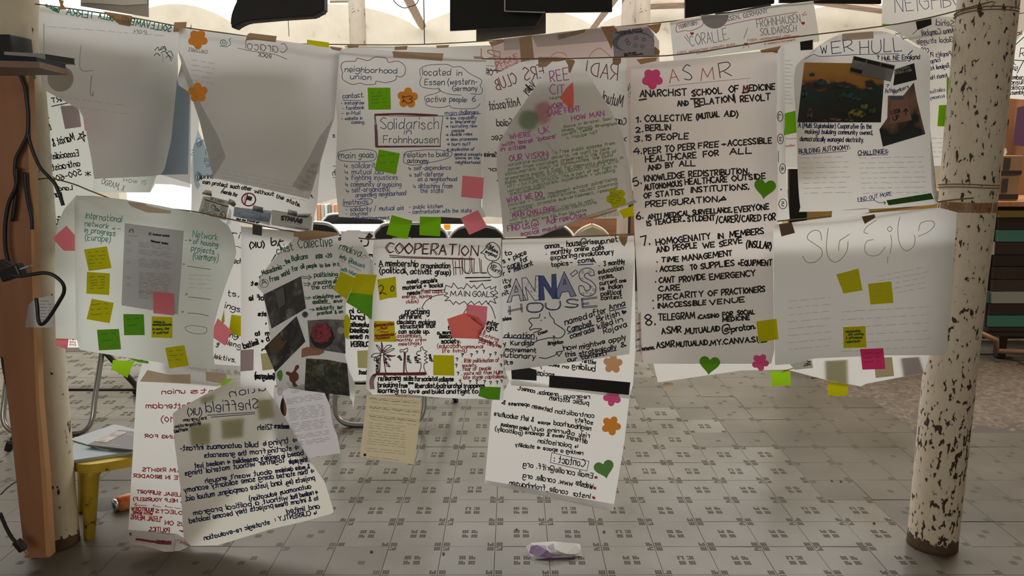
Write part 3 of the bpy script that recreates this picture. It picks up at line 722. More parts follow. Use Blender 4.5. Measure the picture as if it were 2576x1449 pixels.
def plug(p, d, label, s=1.0):
    t = empty('plug', p, label=label, category='plug'); d = Vector(d).normalized(); rot = d.to_track_quat('X', 'Z').to_matrix()
    bm = bmesh.new(); box(bm, p, (.045 * s, .024 * s, .026 * s), rot, .006); make('housing', bm_me(bm, 'housing'), BLK, t)
    for k in (-1, 1):
        q = p + rot @ Vector((.02 * s, k * .006 * s, 0)); tube_obj('pin', [q, q + d * .022 * s], .002 * s, M_PALE, t, 6)
plug(P(32, 685, 2.36), (1, -.1, .35), 'black mains plug lying on the round shelf, pins to the right', 1.5)
plug(P(20, 672, 2.38), (-1, 0, .5), 'second black plug behind, at the left edge of the round shelf', 1.2)
plug(P(24, 1122, 2.66), (-.4, 0, -1), 'small black connector hanging beside the brown board near the floor', .9)
plug(P(50, 1372, 2.55), (.6, 0, -1), 'black plug at the foot of the brown board', 1.0)
# ------------------------------------------------ strings
def string(s, Y, label, r=.0022, f='0'):
    return tube_obj('jute_string', smooth_path([tuple(P(x, y, Y)) for x, y in pts(f, s)], 4), r, STRING, None, 6, label=label, category='string')
string('88,10 200,25 335,45 470,70 600,88 780,115 900,128 1130,146 1260,148 1440,147 1580,143 1720,136 1980,96 2220,66 2344,43 2440,18 2530,-5', 2.705, 'upper front string between the two pillars')
string('90,452 128,449 185,463 240,485 330,515 480,531 600,556 740,583 860,592 950,602 1260,601 1480,594 1600,588 1750,580 1960,556 2130,540 2280,522 2380,505 2450,498', 2.705, 'lower front string between the two pillars', .0024)
string('640,108 860,112 1050,112 1260,100 1474,75 1720,50 1950,14 2050,2 2300,-50', 3.24, 'rear string behind, carrying the strip poster')
string('95,60 470,90 900,150 1250,178 1500,180 1750,165 2000,150 2200,110 2430,70', 2.895, 'second string tied behind the two pillars', .0018)
for k, (y0, y1, lb) in enumerate([(478, 484, 'string wound round the right pillar above the tape'), (30, 8, 'string wound round the right pillar at the top')]):
    zc = P(2440, y0, 2.7).z; p = [(PRX + .0945 * math.cos(t), 2.79 + .0945 * math.sin(t), zc + .003 * math.sin(t * 2) + t * .0015) for t in [i * math.pi / 12 for i in range(0, 50)]]
    tube_obj('wound_string', p, .002, STRING, None, 6, label=lb, category='string')
zc = P(2430, 520, 2.7).z
bm = bmesh.new()
for i in range(20):
    t0, t1 = [-math.pi * .98 + math.pi * .82 * k / 20 for k in (i, i + 1)]
    rr = .0955 + .004 * math.sin(i * 1.3)
    q = [bm.verts.new((PRX + rr * math.cos(t), 2.79 + rr * math.sin(t), zc + dz)) for t, dz in ((t0, -.022), (t1, -.02), (t1, .012), (t0, .014))]; bm.faces.new(q)
bmesh.ops.remove_doubles(bm, verts=bm.verts, dist=1e-4)
make('tape_band', bm_me(bm, 'tape_band'), TAPE, None, True, label='brown parcel tape wrapped round the right pillar where the lower string ends', category='tape')

# ------------------------------------------------ right background: shelf, boxes, striped counter
M_OWOOD = ramp_mat('orange_wood', [(.3, (.30, .14, .07)), (.7, (.46, .24, .13))], 3, .35, vec_scale=(6, 1, 1)); M_DKP = mat('dark_brown_plank', (.035, .022, .018), .6); M_TEALP = mat('teal_plank', (.06, .22, .19), .6)
HY = 5.4
ct = empty('pallet_counter', (P(2560, 870, HY).x, HY, 0), label='counter of striped teal, dark and white planks behind the right pillar', category='counter')
px1 = 2840
for ya, yb, mm, xl in ((530, 547, mat('yellow_plank', (.38, .28, .07), .6), 2516), (549, 577, M_DKP, 2514), (579, 608, M_TEALP, 2511), (610, 640, M_DKP, 2506), (642, 670, mat('black_plank', (.018, .012, .011), .6), 2503), (672, 702, M_DKP, 2500), (704, 732, mat('umber_plank', (.05, .034, .028), .6), 2498),
                       (734, 763, mat('grey_white_plank', (.32, .35, .34), .6), 2496), (765, 792, M_DKP, 2492), (794, 822, M_TEALP, 2490), (824, 834, M_DKP, 2485), (836, 846, M_DKP, 2483)):
    slab('plank', '0', f'{xl},{ya} {px1},{ya} {px1},{yb} {xl - 2},{yb}', HY, .03, mm, ct)
slab('plank', '0', '2474,733 2490,733 2489,762 2472,762', HY + .02, .03, M_TEALP, ct)
slab('side_panel', '0', '2494,520 2512,520 2492,842 2478,842', HY + .04, .05, mat('dark_side_panel', (.05, .03, .025), .6), ct)
slab('price_card', '0', '2490,609 2503,609 2501,641 2488,640', HY - .01, .004, M_PALE, ct)
zt2 = P(2560, 512, HY).z; xL = P(2500, 512, HY).x
box_obj('countertop', (xL + .75, HY + .28, zt2), (1.6, .68, .035), M_OWOOD, ct)
box_obj('rear_panel', (xL + .8, HY + .55, zt2 / 2), (1.5, .03, zt2 - .05), M_DKP, ct)
M_TRIM = mat('beige_wood_trim', (.36, .22, .14), .6)
tube_obj('foot_trim', [P(2466, 838, HY - .02), P(2508, 856, HY - .02), P(2510, 883, HY - .02), P(2620, 888, HY - .02), P(2800, 892, HY - .02)], .018, M_TRIM, ct, 4)
box_obj('leg', (P(2540, 860, HY).x, HY + .1, .08), (.06, .06, .16), M_DKP, ct); box_obj('leg', (P(2800, 860, HY).x, HY + .1, .08), (.06, .06, .16), M_DKP, ct)
# wooden cupboard wall behind the counter
bk2 = empty('wall_cupboard', (xL + .9, HY + 1.3, 0), label='orange varnished wooden cupboard behind the right pillar', category='cupboard')
box_obj('body', (xL + .9, HY + 1.3, 1.05), (1.9, .4, 2.1), M_OWOOD, bk2); box_obj('dark_gap_plate', (P(2538, 312, 6.4).x, HY + 1.09, P(2538, 306, 6.4).z), (.10, .02, .045), M_DKP, bk2)  # flat dark plate stands in for the shade of a shelf gap
CARD = ramp_mat('brown_cardboard', [(.3, (.22, .13, .075)), (.7, (.30, .19, .11))], 4, .7)
def cbox(x0, x1, y0, y1, Y, label, z):
    A, B = P(x0, y1, Y), P(x1, y0, Y); t = empty('cardboard_box', ((A.x + B.x) / 2, Y + .12, z), label=label, category='box', group='cardboard boxes on the counter')
    h = B.z - A.z; box_obj('carton', ((A.x + B.x) / 2, Y + .12, z + h / 2 + .001), (B.x - A.x, .24, h), CARD, t)
    box_obj('tape_strip', ((A.x + B.x) / 2, Y - .002, z + h * .16), (B.x - A.x, .003, h * .2), mat('dark_box_tape', (.03, .026, .03), .5), t, bev=0)
    box_obj('label_panel', (A.x + (B.x - A.x) * .25, Y - .003, z + h * .62), ((B.x - A.x) * .3, .003, h * .55), mat('dark_box_print', (.05, .04, .045), .5), t, bev=0)
    return h
zc2 = zt2 + .018
h1 = cbox(2510, 2566, 448, 510, HY + .02, 'lower cardboard box with dark band on the counter', zc2)
h2 = cbox(2516, 2574, 397, 447, HY + .02, 'upper cardboard box stacked on the other on the counter', zc2 + h1 + .002)
o = slab('plastic_tub', '0', '2518,362 2532,362 2535,372 2530,380 2520,380', HY + .1, .02, mat('white_plastic', (.7, .7, .68), .4), None, label='white plastic tub standing on the upper cardboard box', category='tub')
o.location.z = zc2 + h1 + h2 + .004
slab('purple_flyer', '0', '2560,270 2600,262 2600,372 2548,364', HY + .9, .004, mat('purple_paper', (.10, .05, .13), .6), None, label='dark purple printed poster on the cupboard at the right edge', category='poster')
string('2400,75 2530,40 2600,30', 4.3, 'far string crossing behind the right pillar')
# a white cup and canisters seen through the gap above the right lower poster
for k, (x, y, c3, lb) in enumerate([(2262, 498, (.7, .68, .62), 'white folding rack standing behind the power poster'), ]):
    slab('folding_rack', '0', '2352,400 2370,402 2368,479 2345,479 2338,470 2342,410', 5.45, .03, mat('cream_metal', c3, .5), None, label=lb, category='rack').location.z
slab('glossy_board', '0', '1985,425 2030,425 2030,905 1989,905', 5.34, .03, BLK, None, label='glossy black panel standing behind the numbered strip', category='panel')
slab('ochre_bench', '0', '2004,480 2400,480 2400,905 2004,905', 5.4, .3, mat('yellow_ochre_paint', (.55, .38, .10), .6), None, label='ochre bench edge behind the power poster', category='bench')

# ------------------------------------------------ floor things
# yellow stool with papers
YEL = ramp_mat('chipped_yellow_paint', [(.36, (.10, .07, .03)), (.40, (.46, .32, .02)), (.7, (.56, .40, .03))], 18, .45, 8)
sc = G(225, 1356); zst = P(225, 1165, sc.y).z
sx0, sy0 = sc.x + .05, sc.y + .18
st = empty('low_stool', (sx0, sy0, 0), label='low chipped yellow stool under a pile of papers', category='stool')
bm = bmesh.new(); n = 32
sq = [(.172 * (abs(math.cos(t)) ** .6) * (1 if math.cos(t) > 0 else -1), .172 * (abs(math.sin(t)) ** .6) * (1 if math.sin(t) > 0 else -1)) for t in [2 * math.pi * (i + .5) / n for i in range(n)]]
c3, s3 = math.cos(.52), math.sin(.52); ring = [(sx0 + a * c3 - b * s3, sy0 + a * s3 + b * c3) for a, b in sq]
A = [bm.verts.new((a, b, zst)) for a, b in ring]; B = [bm.verts.new((a, b, zst - .035)) for a, b in ring]
bm.faces.new(A); bm.faces.new(B[::-1])
for i in range(n): bm.faces.new((A[i], A[(i + 1) % n], B[(i + 1) % n], B[i]))
make('seat', bm_me(bm, 'seat'), YEL, st)
for a, b in ((-.05, -.18), (-.19, .04), (.19, -.04), (.05, .18)):
    tube_obj('leg', [(sx0 + a * .72, sy0 + b * .72, zst - .03), (sx0 + a * .8, sy0 + b * .8, zst - .07), (sx0 + a, sy0 + b, 0)], [.046, .031, .021], YEL, st, 6)
def leaf(c, sx, sy, rot, z, m, label, th=.003, cat='paper', name='loose_paper'):
    bm = bmesh.new(); box(bm, (c[0], c[1], z + th / 2), (sx, sy, th), Matrix.Rotation(rot, 3, 'Z')); return make(name, bm_me(bm, name), m, None, label=label, category=cat)
BLP = mat('pale_blue_newsprint', (.33, .39, .42), .7)
leaf((sx0 - .01, sy0, 0), .30, .27, .45, zst + .001, BLP, 'pale blue newspaper lowest in the pile on the yellow stool', .012, 'newspaper', 'newspaper')
leaf((sx0 - .05, sy0 + .05, 0), .24, .2, -.5, zst + .014, mat('grey_white_print', (.42, .44, .45), .7), 'crumpled grey printed page in the stool pile, at the left', .004)
bkl = leaf((sx0 + .045, sy0 - .01, 0), .23, .17, -.25, zst + .022, mat('grey_booklet_cover', (.115, .105, .105), .5), 'dark grey booklet on top of the pile on the yellow stool', .006, 'booklet', 'booklet')
bl_r = Matrix.Rotation(-.25, 3, 'Z')
bm = bmesh.new(); box(bm, Vector((sx0 + .045, sy0 - .01, zst + .0288)) + bl_r @ Vector((-.085, .01, 0)), (.055, .12, .001), bl_r)
make('cover_picture', bm_me(bm, 'cover_picture'), ramp_mat('rosy_picture', [(.3, (.20, .13, .12)), (.6, (.5, .45, .43))], 20, .6), bkl)
V = []; Fc = []
for st_ in text_strokes(-.02, .055, .105, .055, .02, 'enslaved future') + text_strokes(-.02, -.06, .03, -.06, .01, 'futures'):
    for (xa, ya), (xb, yb) in zip(st_, st_[1:]):
        d = math.hypot(xb - xa, yb - ya) or 1; nx, ny = -(yb - ya) / d * .0009, (xb - xa) / d * .0009; i0 = len(V)
        for x, y in ((xa + nx, ya + ny), (xa - nx, ya - ny), (xb - nx, yb - ny), (xb + nx, yb + ny)):
            V.append(Vector((sx0 + .045, sy0 - .01, zst + .0285)) + bl_r @ Vector((-x + .0, y, 0)))
        Fc.append((i0, i0 + 1, i0 + 2, i0 + 3))
me = bpy.data.meshes.new('cover_title'); me.from_pydata(V, [], Fc); make('cover_title', me, M_PALE, bkl)
# can lying on its side
p0, p1 = G(286, 1272, .033), G(352, 1252, .033); d = (p1 - p0).normalized(); d.z = 0
can = empty('drink_can', p0, label='dented orange-red drink can lying behind the yellow stool', category='can')
M_CAN = ramp_mat('orange_red_can_print', [(.35, (.45, .06, .02)), (.5, (.62, .16, .06)), (.7, (.55, .40, .16))], 14, .35); M_ALU = mat('aluminium', (.6, .6, .6), .3, .9)
q0 = Vector((p0.x, p0.y, .033))
tube_obj('can_body', [q0 + d * .012, q0 + d * .022, q0 + d * .10, q0 + d * .110], [.027, .033, .033, .027], M_CAN, can, 24)
tube_obj('can_lid', [q0, q0 + d * .012], [.0265, .027], M_ALU, can, 24); tube_obj('opening', [q0 - d * .0008, q0 + d * .001], .012, BLK, can, 16)
bm = bmesh.new(); A = [bm.verts.new(G(x, y, z)) for x, y, z in ((204, 1268, .002), (262, 1250, .03), (290, 1252, .028), (300, 1268, .02), (278, 1288, .002), (248, 1292, .002), (226, 1281, .002))]; bm.faces.new(A)
bmesh.ops.triangulate(bm, faces=bm.faces); make('crumpled_paper', bm_me(bm, 'crumpled_paper'), PAP, None, label='torn white scrap of paper behind the stool leg', category='paper')
# folded purple and white wrapper in front
LIL = ramp_mat('lilac_print', [(.4, (.20, .13, .25)), (.6, (.29, .19, .34))], 20, .5); WHW = mat('white_wrapper', (.62, .60, .62), .5)
wr = empty('folded_wrapper', G(1395, 1392), label='folded purple and white wrapper lying alone on the tiles in front', category='wrapper')
def wpatch(name, L, m, th=.0):
    bm = bmesh.new(); A = [bm.verts.new(G(1280 + x / 11.71, 1340 + y / 11.71, z)) for x, y, z in L]; bm.faces.new(A); bmesh.ops.triangulate(bm, faces=bm.faces); make(name, bm_me(bm, name), m, wr)
wpatch('wrapper_body', [(505, 405, .030), (640, 300, .034), (1320, 255, .034), (2095, 330, .030), (2130, 480, .022), (2175, 700, .004), (1900, 680, .012), (1400, 640, .018), (1940, 720, .010), (1200, 735, .012), (700, 800, .004), (600, 600, .014)], WHW)
wpatch('purple_print', [(650, 400, .036), (820, 360, .038), (1100, 390, .038), (1130, 520, .034), (1250, 610, .029), (1600, 690, .020), (1100, 745, .014), (880, 710, .017), (690, 640, .019), (600, 600, .020)], LIL)
wpatch('grey_oval', [(1130, 400, .0375), (1320, 315, .040), (1340, 420, .0375), (1365, 560, .032), (1240, 540, .032), (1160, 480, .034)], mat('grey_print', (.25, .25, .27), .6))
wpatch('oval_print', [(1360, 400, .037), (1450, 330, .038), (1700, 300, .038), (1950, 370, .034), (2080, 480, .028), (2110, 560, .023), (1960, 630, .020), (1700, 625, .023), (1500, 560, .028), (1400, 480, .033)], mat('pale_green_print', (.50, .51, .46), .6))
wpatch('underside', [(700, 800, .003), (1200, 740, .008), (1940, 720, .006), (2175, 700, .003), (1700, 800, .002), (1100, 830, .002)], mat('shaded_purple_wrapper', (.16, .11, .20), .6))
# small grit on the tiles
for k, (x, y, lb) in enumerate([(1300, 1336, 'pebble on the tiles right of the centre joint'), (1520, 1342, 'crumb on the tiles above the wrapper'), (1116, 1397, 'crumb on the tiles left of the wrapper'), (935, 1392, 'curled crumb on the tiles at the lower left of centre'), (2092, 1213, 'dark pebble on the bare tiles right'), (2115, 1215, 'dark pebble beside the first, right'), (2198, 1320, 'pebble left of the right pillar foot')]):
    g = G(x, y); bm = bmesh.new(); bmesh.ops.create_icosphere(bm, subdivisions=1, radius=.006)
    for v in bm.verts: v.co = v.co * R.uniform(.7, 1.3); v.co.z *= .6
    bmesh.ops.translate(bm, vec=(g.x, g.y, .0085), verts=bm.verts); make('pebble', bm_me(bm, 'pebble'), M_DIRT, None, label=lb, category='pebble')
# ------------------------------------------------ sheets behind, seen in gaps and dimly through the front ones
def curve(f, s, n=3): return smooth_path(pts(f, s), n, True)
# rear string
s = Sheet('paper_poster', 'long pale strip poster with red underlines and hearts on the rear string', pts('r', '100,225 420,165 690,130 1100,60 1555,8 1612,370 1615,420 140,620'), 3.228, PAP, .006)
s.write('q', 2.2, 'r', '''310 470 700 400 110 CORALLE.
985 280 1425 220 78 FROHNHAUSEN
1020 360 1385 318 68 SOLIDARISCH
680 215 1095 130 45 SSEN, GERMANY
190 290 385 250 34 TERRITORY:''')
s.write('R', 1.4, 'r', '''180 552 760 455 26 FORM: neighborhood community space
890 425 1320 370 26 FORM: neighborhood union
1060 455 1370 410 22 6 members/movement''')
s.draw('q', 2.2, 'r', '850,385 890,285')
s.draw('R', 2.4, 'r', '400,195 300,215 190,235 165,280 175,325 250,310 320,310 420,265 440,230', '650,260 900,205 1390,122', '370,545 785,460', '980,435 1150,400 1405,360', '250,370 285,415', '270,350 290,390', '1440,150 1475,120', '1445,162 1490,142', '845,485 850,470', '890,455 900,478')
for x, y in ((325, 340), (1450, 235), (872, 448)): s.patch('ink_heart', heart('r', x, y, 20), .0015, INK['r'], s.o)
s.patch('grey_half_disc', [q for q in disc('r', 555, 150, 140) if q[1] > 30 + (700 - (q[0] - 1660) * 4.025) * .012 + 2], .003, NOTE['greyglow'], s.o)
s.patch('torn_string_edge', pts('r', '560,130 720,118 900,82 1120,40 1130,58 900,100 700,135 560,148'), .004, mat('frayed_grey_edge', (.10, .085, .07), .9), s.o)
s.done()
s = Sheet('paper_poster', 'pink-tinted sheet on the rear string, behind the tilted pointed sheet', pts('o', '190,600 350,500 710,455 1040,430 1440,375 1780,330 1800,345 2210,320 2360,530 2370,1500 400,1500 250,950'), 3.224, PINKP, .006)
s.patch('white_overlap', pts('o', '705,460 1040,432 1440,372 1630,375 1700,535 780,612'), .003, PAP, s.o)
s.patch('white_overlap', pts('o', '345,510 545,490 550,640 350,655'), .003, PAP, s.o)
s.tape('o', '150,540 350,515 350,545 190,605'); s.tape('o', '545,490 705,455 740,760 700,790 570,820'); s.tape('o', '1040,450 1405,375 1395,420 1100,505 1060,512'); s.tape('o', '1600,345 1770,335 1820,395 1740,640 1700,540', None, .0035)
s.tape('o', '2200,330 2390,300 2360,400 2320,440'); s.tape('o', '2220,700 2310,605 2370,660 2360,715 2230,720')
s.draw('P', 2, 'o', '950,790 970,720 1050,680 1140,700 1175,770', '1450,770 1490,680 1590,625 1680,690 1740,740')
s.write('P', 2.6, 'o', '''260 880 540 760 70 PHONE
350 940 560 840 60 NEWS''')
s.done()
c = Sheet('doodled_card', 'small grey card covered in a dark swirling doodle on the rear string', pts('o', '1750,420 2215,350 2290,440 2305,720 1775,745'), 3.205, NOTE['smoke'], .004, cat='card')
c.write('k', 1.6, 'o', '''1800 440 2130 385 28 HARMONIE RISING
1860 460 2150 415 24 FESTIVAL CAMP
1905 715 2060 690 28 Soon this pond
1910 735 2150 705 22 near a community''')
for q in range(7):
    a = 2.2 + q * .12; c.draw('d', 1.4, 'o', ' '.join(f'{2030 + (215 + q * 9) * math.cos(a + t * .3):.0f},{560 + (120 + q * 6) * math.sin(a + t * .3):.0f}' for t in range(6 + q)))
for (x, y) in ((1920, 520), (2040, 490), (2140, 510), (2030, 590), (1940, 560), (2120, 600)): c.draw('k', 1.3, 'o', f'{x},{y} {x + 25},{y - 18} {x + 45},{y + 5} {x + 20},{y + 22} {x - 5},{y + 5}')
c.done()
s = Sheet('paper_poster', 'white sheet with orange capitals behind the gap right of the neighborhood union poster', pts('2', '20,345 700,355 1130,340 1180,545 1190,1160 1060,1000 200,900'), 3.23, PAP, .006)
s.write('o', 3, '2', '1195 455 1050 430 62 RI'); s.draw('R', 2, '2', '1080,495 1150,497'); s.write('d', 2.5, '2', '1170 570 1080 568 48 COR')
s.tape('2', '40,340 135,335 105,385 50,380'); s.tape('2', '400,350 495,345 490,375 395,378'); s.tape('2', '710,343 808,338 800,358 715,362')
s.done()
s = Sheet('paper_poster', 'white sheet with large thin header NEIGHB at the top right', pts('p', '-75,-80 420,-120 425,110 240,125 -85,175'), 3.05, PAP, .004)
s.write('d', 2.2, 'p', '5 85 440 35 105 NEIGHBO'); s.done()
s = Sheet('paper_poster', 'white poster with mirrored navy list, beside the upper right pillar', pts('p', '-75,180 250,108 425,110 560,350 380,1080 220,1080 215,700 200,320 0,200'), 2.882, PAP, .006)
s.write('n', 2.2, 'p', '''388 172 272 165 40 Sehid
390 212 180 232 36 Anna Campbell
384 272 148 287 34 Global struggle
222 345 170 340 30 COO
370 362 236 372 30 People's Pl
300 398 238 412 28 Europ
356 440 226 458 28 Regional Ass
346 502 226 520 27 Anna's Hou
232 800 214 806 24 M''')
s.write('d', 1.8, 'p', '''330 592 234 610 25 collective
328 634 232 650 23 economy''')
s.draw('d', 2, 'p', '5,215 40,235 70,290', '120,222 150,195 170,180', '90,360 115,330'); s.scr('F', 1, 'p', 230, 900, 330, 900, 5, 0, 30, 2); s.done()
s.note('green', 'narrow green note half hidden by the right pillar, upper', pts('p', '340,505 400,500 390,645 340,645'))
s.note('green', 'green note touching the right pillar, below the narrow one', pts('p', '290,685 370,682 360,825 280,822'))
s.note('lime', 'bright green note peeking between header sheet and power poster', pts('r', '2255,240 2335,245 2320,262 2245,272'))
s.patch('tape', pts('p', '138,140 240,120 243,160 150,196'), .004, TAPEK, s.o)
s = Sheet('paper_poster', 'sheet with teal bubble and black notes at the right edge beyond the pillar', pts('p', '770,300 860,180 1000,180 1000,660 730,640'), 4.1, PAP, .004)
s.write('k', 2.4, 'p', '''790 232 830 225 24 al
745 515 850 518 30 members
738 550 850 548 30 consult
735 585 850 580 28 political
730 618 850 612 26 assembly''')
s.write('d', 2.6, 'p', '815 370 850 372 55 R'); s.draw('t', 3, 'p', '755,390 842,395 800,475', '790,290 845,240', '755,440 790,455', sm=False); s.write('g', 2, 'p', '750 415 790 420 24 as,\n755 445 800 450 26 ing'); s.done()
# numbered strip, and a white sheet left of the power poster
s = Sheet('paper_poster', 'tall strip sheet with circled numbers between the two right posters', pts('m', '40,110 90,98 95,600 108,1050 130,1310 40,1340'), 2.72, PAP, .004)
for x, y, t in ((62, 592, '1'), (65, 750, '3'), (80, 958, '4'), (82, 1205, '5')):
    s.draw('k', 2.2, 'm', ' '.join(f'{x + 20 * math.cos(a * .5) * (1.4 if t == "5" else 1):.0f},{y + 34 * math.sin(a * .5):.0f}' for a in range(14)))
    s.write('k', 2.4, 'm', f'{x + 8} {y + 15} {x - 8} {y + 15} 30 {t}')
s.draw('k', 2, 'm', '50,835 52,915'); s.draw('k', 4, 'm', '68,1102 70,1105'); s.done()
s = Sheet('paper_poster', 'white sheet with faint red line left of the power poster, carrying a green note', pts('m', '90,90 290,60 330,300 330,950 108,952 92,600'), 2.735, PAP, .004)
s.draw('R', 2, 'm', '98,745 130,750 178,745'); s.write('R', 1.5, 'm', '98 808 165 802 20 swollen'); s.scr('q', 1, 'm', 95, 200, 150, 205, 12, 0, 27, 2); s.done()
s.note('green', 'green note in the gap left of the power poster', pts('m', '90,572 170,552 178,705 88,725'))
s.patch('tape', pts('m', '202,70 292,55 290,125 205,130'), .052, TAPEK, s.o)
# left side, second layer
s = Sheet('paper_poster', 'sheet with mirrored black notes and a star behind the left pillar', pts('t', '300,640 520,600 640,900 715,1300 712,1800 400,1900 380,1300 330,900'), 2.84, PAPG, .006)
s.write('k', 3.2, 't', '''568 1065 405 1110 62 Marxist &
598 1185 385 1210 52 Ecosocialist
608 1258 390 1300 50 antiracist,
622 1325 400 1385 48 500-600
550 1440 450 1447 36 Land
375 900 340 915 42 so
390 985 352 995 48 L
500 765 395 780 40 ART''', .9)
s.write('k', 3.2, 'l', '515 175 425 190 50 punk\n505 345 470 470 30 thing')
s.draw('k', 3, 't', '392,808 515,782', '320,700 350,740 352,800'); s.write('k', 3, 't', '642 1075 588 1060 66 ^\n690 1338 650 1340 46 *'); s.done()
s.note('mauve', 'muted purple square showing through behind the left gray sheet', pts('1', '455,800 590,790 612,955 490,972'), back=False)
s = Sheet('paper_poster', 'slip with pencil word ending OGRAM below the gray left sheet', pts('1', '705,1345 1180,1320 1130,1449 1040,1449 700,1449'), 2.80, PAPG, .003, cat='slip')
s.write('f', 2, '1', '760 1385 930 1440 42 OGRAM, X'); s.write('F', 1.6, '1', '930 1370 1100 1390 30 HOW IS'); s.done()
s = Sheet('paper_poster', 'pale sheet hanging behind the narrow gap between the two gray posters', pts('1', '1440,175 1480,500 1500,900 1480,1400 1420,1380 1165,1300 1100,1350 1130,1449 1110,1500 1440,1400'.replace('1110,1500 1440,1400', '1170,1385 1300,1390 1435,1415')), 2.90, PAP, .003); s.write('k', 2, '1', '1465 1170 1440 1165 34 E'); s.done()
s = Sheet('paper_poster', 'blue backing sheet showing at the right edge of the left gray poster', pts('1', '300,140 700,180 1335,290 1345,640 1432,700 1418,1312 700,1330 640,900 500,700 320,560'), 2.775, PAP, .004)
s.patch('blue_area', pts('1', '1300,420 1345,640 1432,700 1418,1312 1150,1318 1200,1000'), .003, BLUEP, s.o); s.done()
s.note('pink', 'pink note dimly showing through the left gray poster', pts('1', '620,840 800,820 800,990 640,985')); s.note('magenta', 'magenta note dimly showing through the left gray poster', pts('1', '810,880 925,890 905,1015 800,1000')); s.note('sage', 'sage green round note dimly showing through the left gray poster', disc('1', 1210, 570, 80))
# protect each other poster
s = Sheet('paper_poster', 'white poster ending can protect each other without the state', pts('f', '40,-180 0,100 10,350 5,590 700,745 1385,850 1400,700 1440,500 1480,0 1440,-300 300,-300'), 2.76, PAP, .005)
s.patch('blue_shading', pts('f', '40,-180 25,-120 30,200 45,300 75,350 110,300 60,200 200,200 290,230 215,20 140,-200 80,-340'), .002, SKYP, s.o)
s.write('k', 3.2, 'f', '''135 275 415 320 42 can protect
450 325 690 362 42 each other
725 385 940 420 42 without
970 440 1050 465 42 the
1088 480 1240 545 42 state.
120 220 250 222 48 print
345 385 525 430 40 /words for
1335 405 1390 440 20 m,
80 235 78 165 38 5''')
s.write('b', 2, '1', '1530 1160 1550 1165 40 I\n1540 1215 1585 1222 36 po\n1552 1255 1580 1256 34 a\n1490 1090 1515 1095 36 6')
s.draw('d', 2.4, 'f', ' '.join(f'{82 + 26 * math.cos(a * .5):.0f},{198 + 50 * math.sin(a * .5):.0f}' for a in range(14))); s.draw('b', 2, '1', ' '.join(f'{1498 + 17 * math.cos(a * .5):.0f},{1073 + 32 * math.sin(a * .5):.0f}' for a in range(14)))
s.draw('k', 2.4, 'f', '345,375 410,305')
s.draw('m', 4, 'f', ' '.join(f'{660 + 78 * math.cos(a * .45):.0f},{462 + 72 * math.sin(a * .45):.0f}' for a in range(15))); s.draw('r', 2, 'f', ' '.join(f'{660 + 80 * math.cos(a * .45):.0f},{461 + 75 * math.sin(a * .45):.0f}' for a in range(15)))
s.draw('m', 4, 'f', '645,405 615,520', sm=False); s.fill('k', 'f', '645,418 702,432 690,478 636,466'); s.draw('r', 2, 'f', '622,405 600,520', sm=False); s.done()
PHO = lambda n, st, sc, g=.5: ramp_mat(n, st, sc, .4, 8, coord='Generated', dist=.8, grad=g)
def clip(s, name, label, f, q, m, off=.006, cat='leaflet', lift=.004, grp=None): return s.note(m, label, pts(f, q), off, lift, grp, name, cat)
a1 = clip(s, 'leaflet', 'small greenish leaflet with a baby drawing below the protect poster', 'f', '140,425 240,430 440,480 400,700 85,610', FLY)
s.write('k', 1.1, 'f', '215 462 375 508 34 SEE A BABY?', .9)
st = s.inks.pop('k'); s.inks['k'] = [(w_, x_, .011) for w_, x_, _ in st]
s.draw('k', 1, 'f', '160,462 425,545'); s.inks['k'][-1] = (2.4, s.inks['k'][-1][1], .011)
for x0, y0, x1, y1, n in ((160, 480, 225, 492, 6), (340, 535, 420, 552, 4), (120, 575, 300, 615, 4), (235, 560, 320, 590, 2)): s.scr('k', 1, 'f', x0, y0, x1, y1, n, -4, 17, 2); s.inks['k'][-1] = (.9, s.inks['k'][-1][1], .011)
for q in ('230,560 250,520 280,540 275,580 320,590 300,560', '255,530 290,560 330,600', '330,640 345,610 380,605 395,640 385,670', '345,660 350,620 365,650'): s.draw('k', 1.4, 'f', q); s.inks['k'][-1] = (1.4, s.inks['k'][-1][1], .011)
s.done()
clip(s, 'paper_cutout', 'small dark cut-out of a crowd with banner at the leaflet top left', 'f', '130,385 170,350 235,365 240,425 130,400', PHO('crowd_print', [(.4, (.02, .02, .02)), (.6, (.45, .44, .42))], 9), .009, 'cutout')
clip(s, 'paper_cutout', 'black shouting-figure cut-out beside the baby leaflet', 'f', '440,450 500,480 515,520 490,548 415,500', PHO('black_print', [(.5, (.012, .012, .012)), (.62, (.4, .4, .4))], 9), .012, 'cutout')
p1 = clip(s, 'leaflet', 'printed leaflet with a blue boat photograph under the protect poster', 'f', '495,548 925,590 900,755 480,650', paper('leaflet_paper', (.70, .70, .72), .3))
clip(s, 'photo_print', 'blue-grey boat photograph on the middle leaflet', 'f', '500,545 910,612 888,722 490,655', PHO('boat_photo', [(.30, (.06, .06, .07)), (.45, (.10, .17, .26)), (.6, (.22, .32, .42)), (.75, (.32, .24, .22))], 4), .012, 'photo')
s.write('k', 1.6, 'f', '518 690 775 735 20 What does SYMAAG do?'); s.inks['k'][-1] = (1.6, s.inks['k'][-1][1], .0125); s.done()
clip(s, 'paper_cutout', 'small black label cut-out over the boat photograph', 'f', '710,525 825,552 815,612 700,588', PHO('black_label', [(.5, (.015, .015, .015)), (.64, (.3, .3, .3))], 12), .016, 'cutout')
clip(s, 'leaflet', 'white leaflet headed SYMAAG under the protect poster', 'f', '925,578 1385,655 1370,830 915,750', paper('leaflet_paper_grey', (.68, .67, .64), .3))
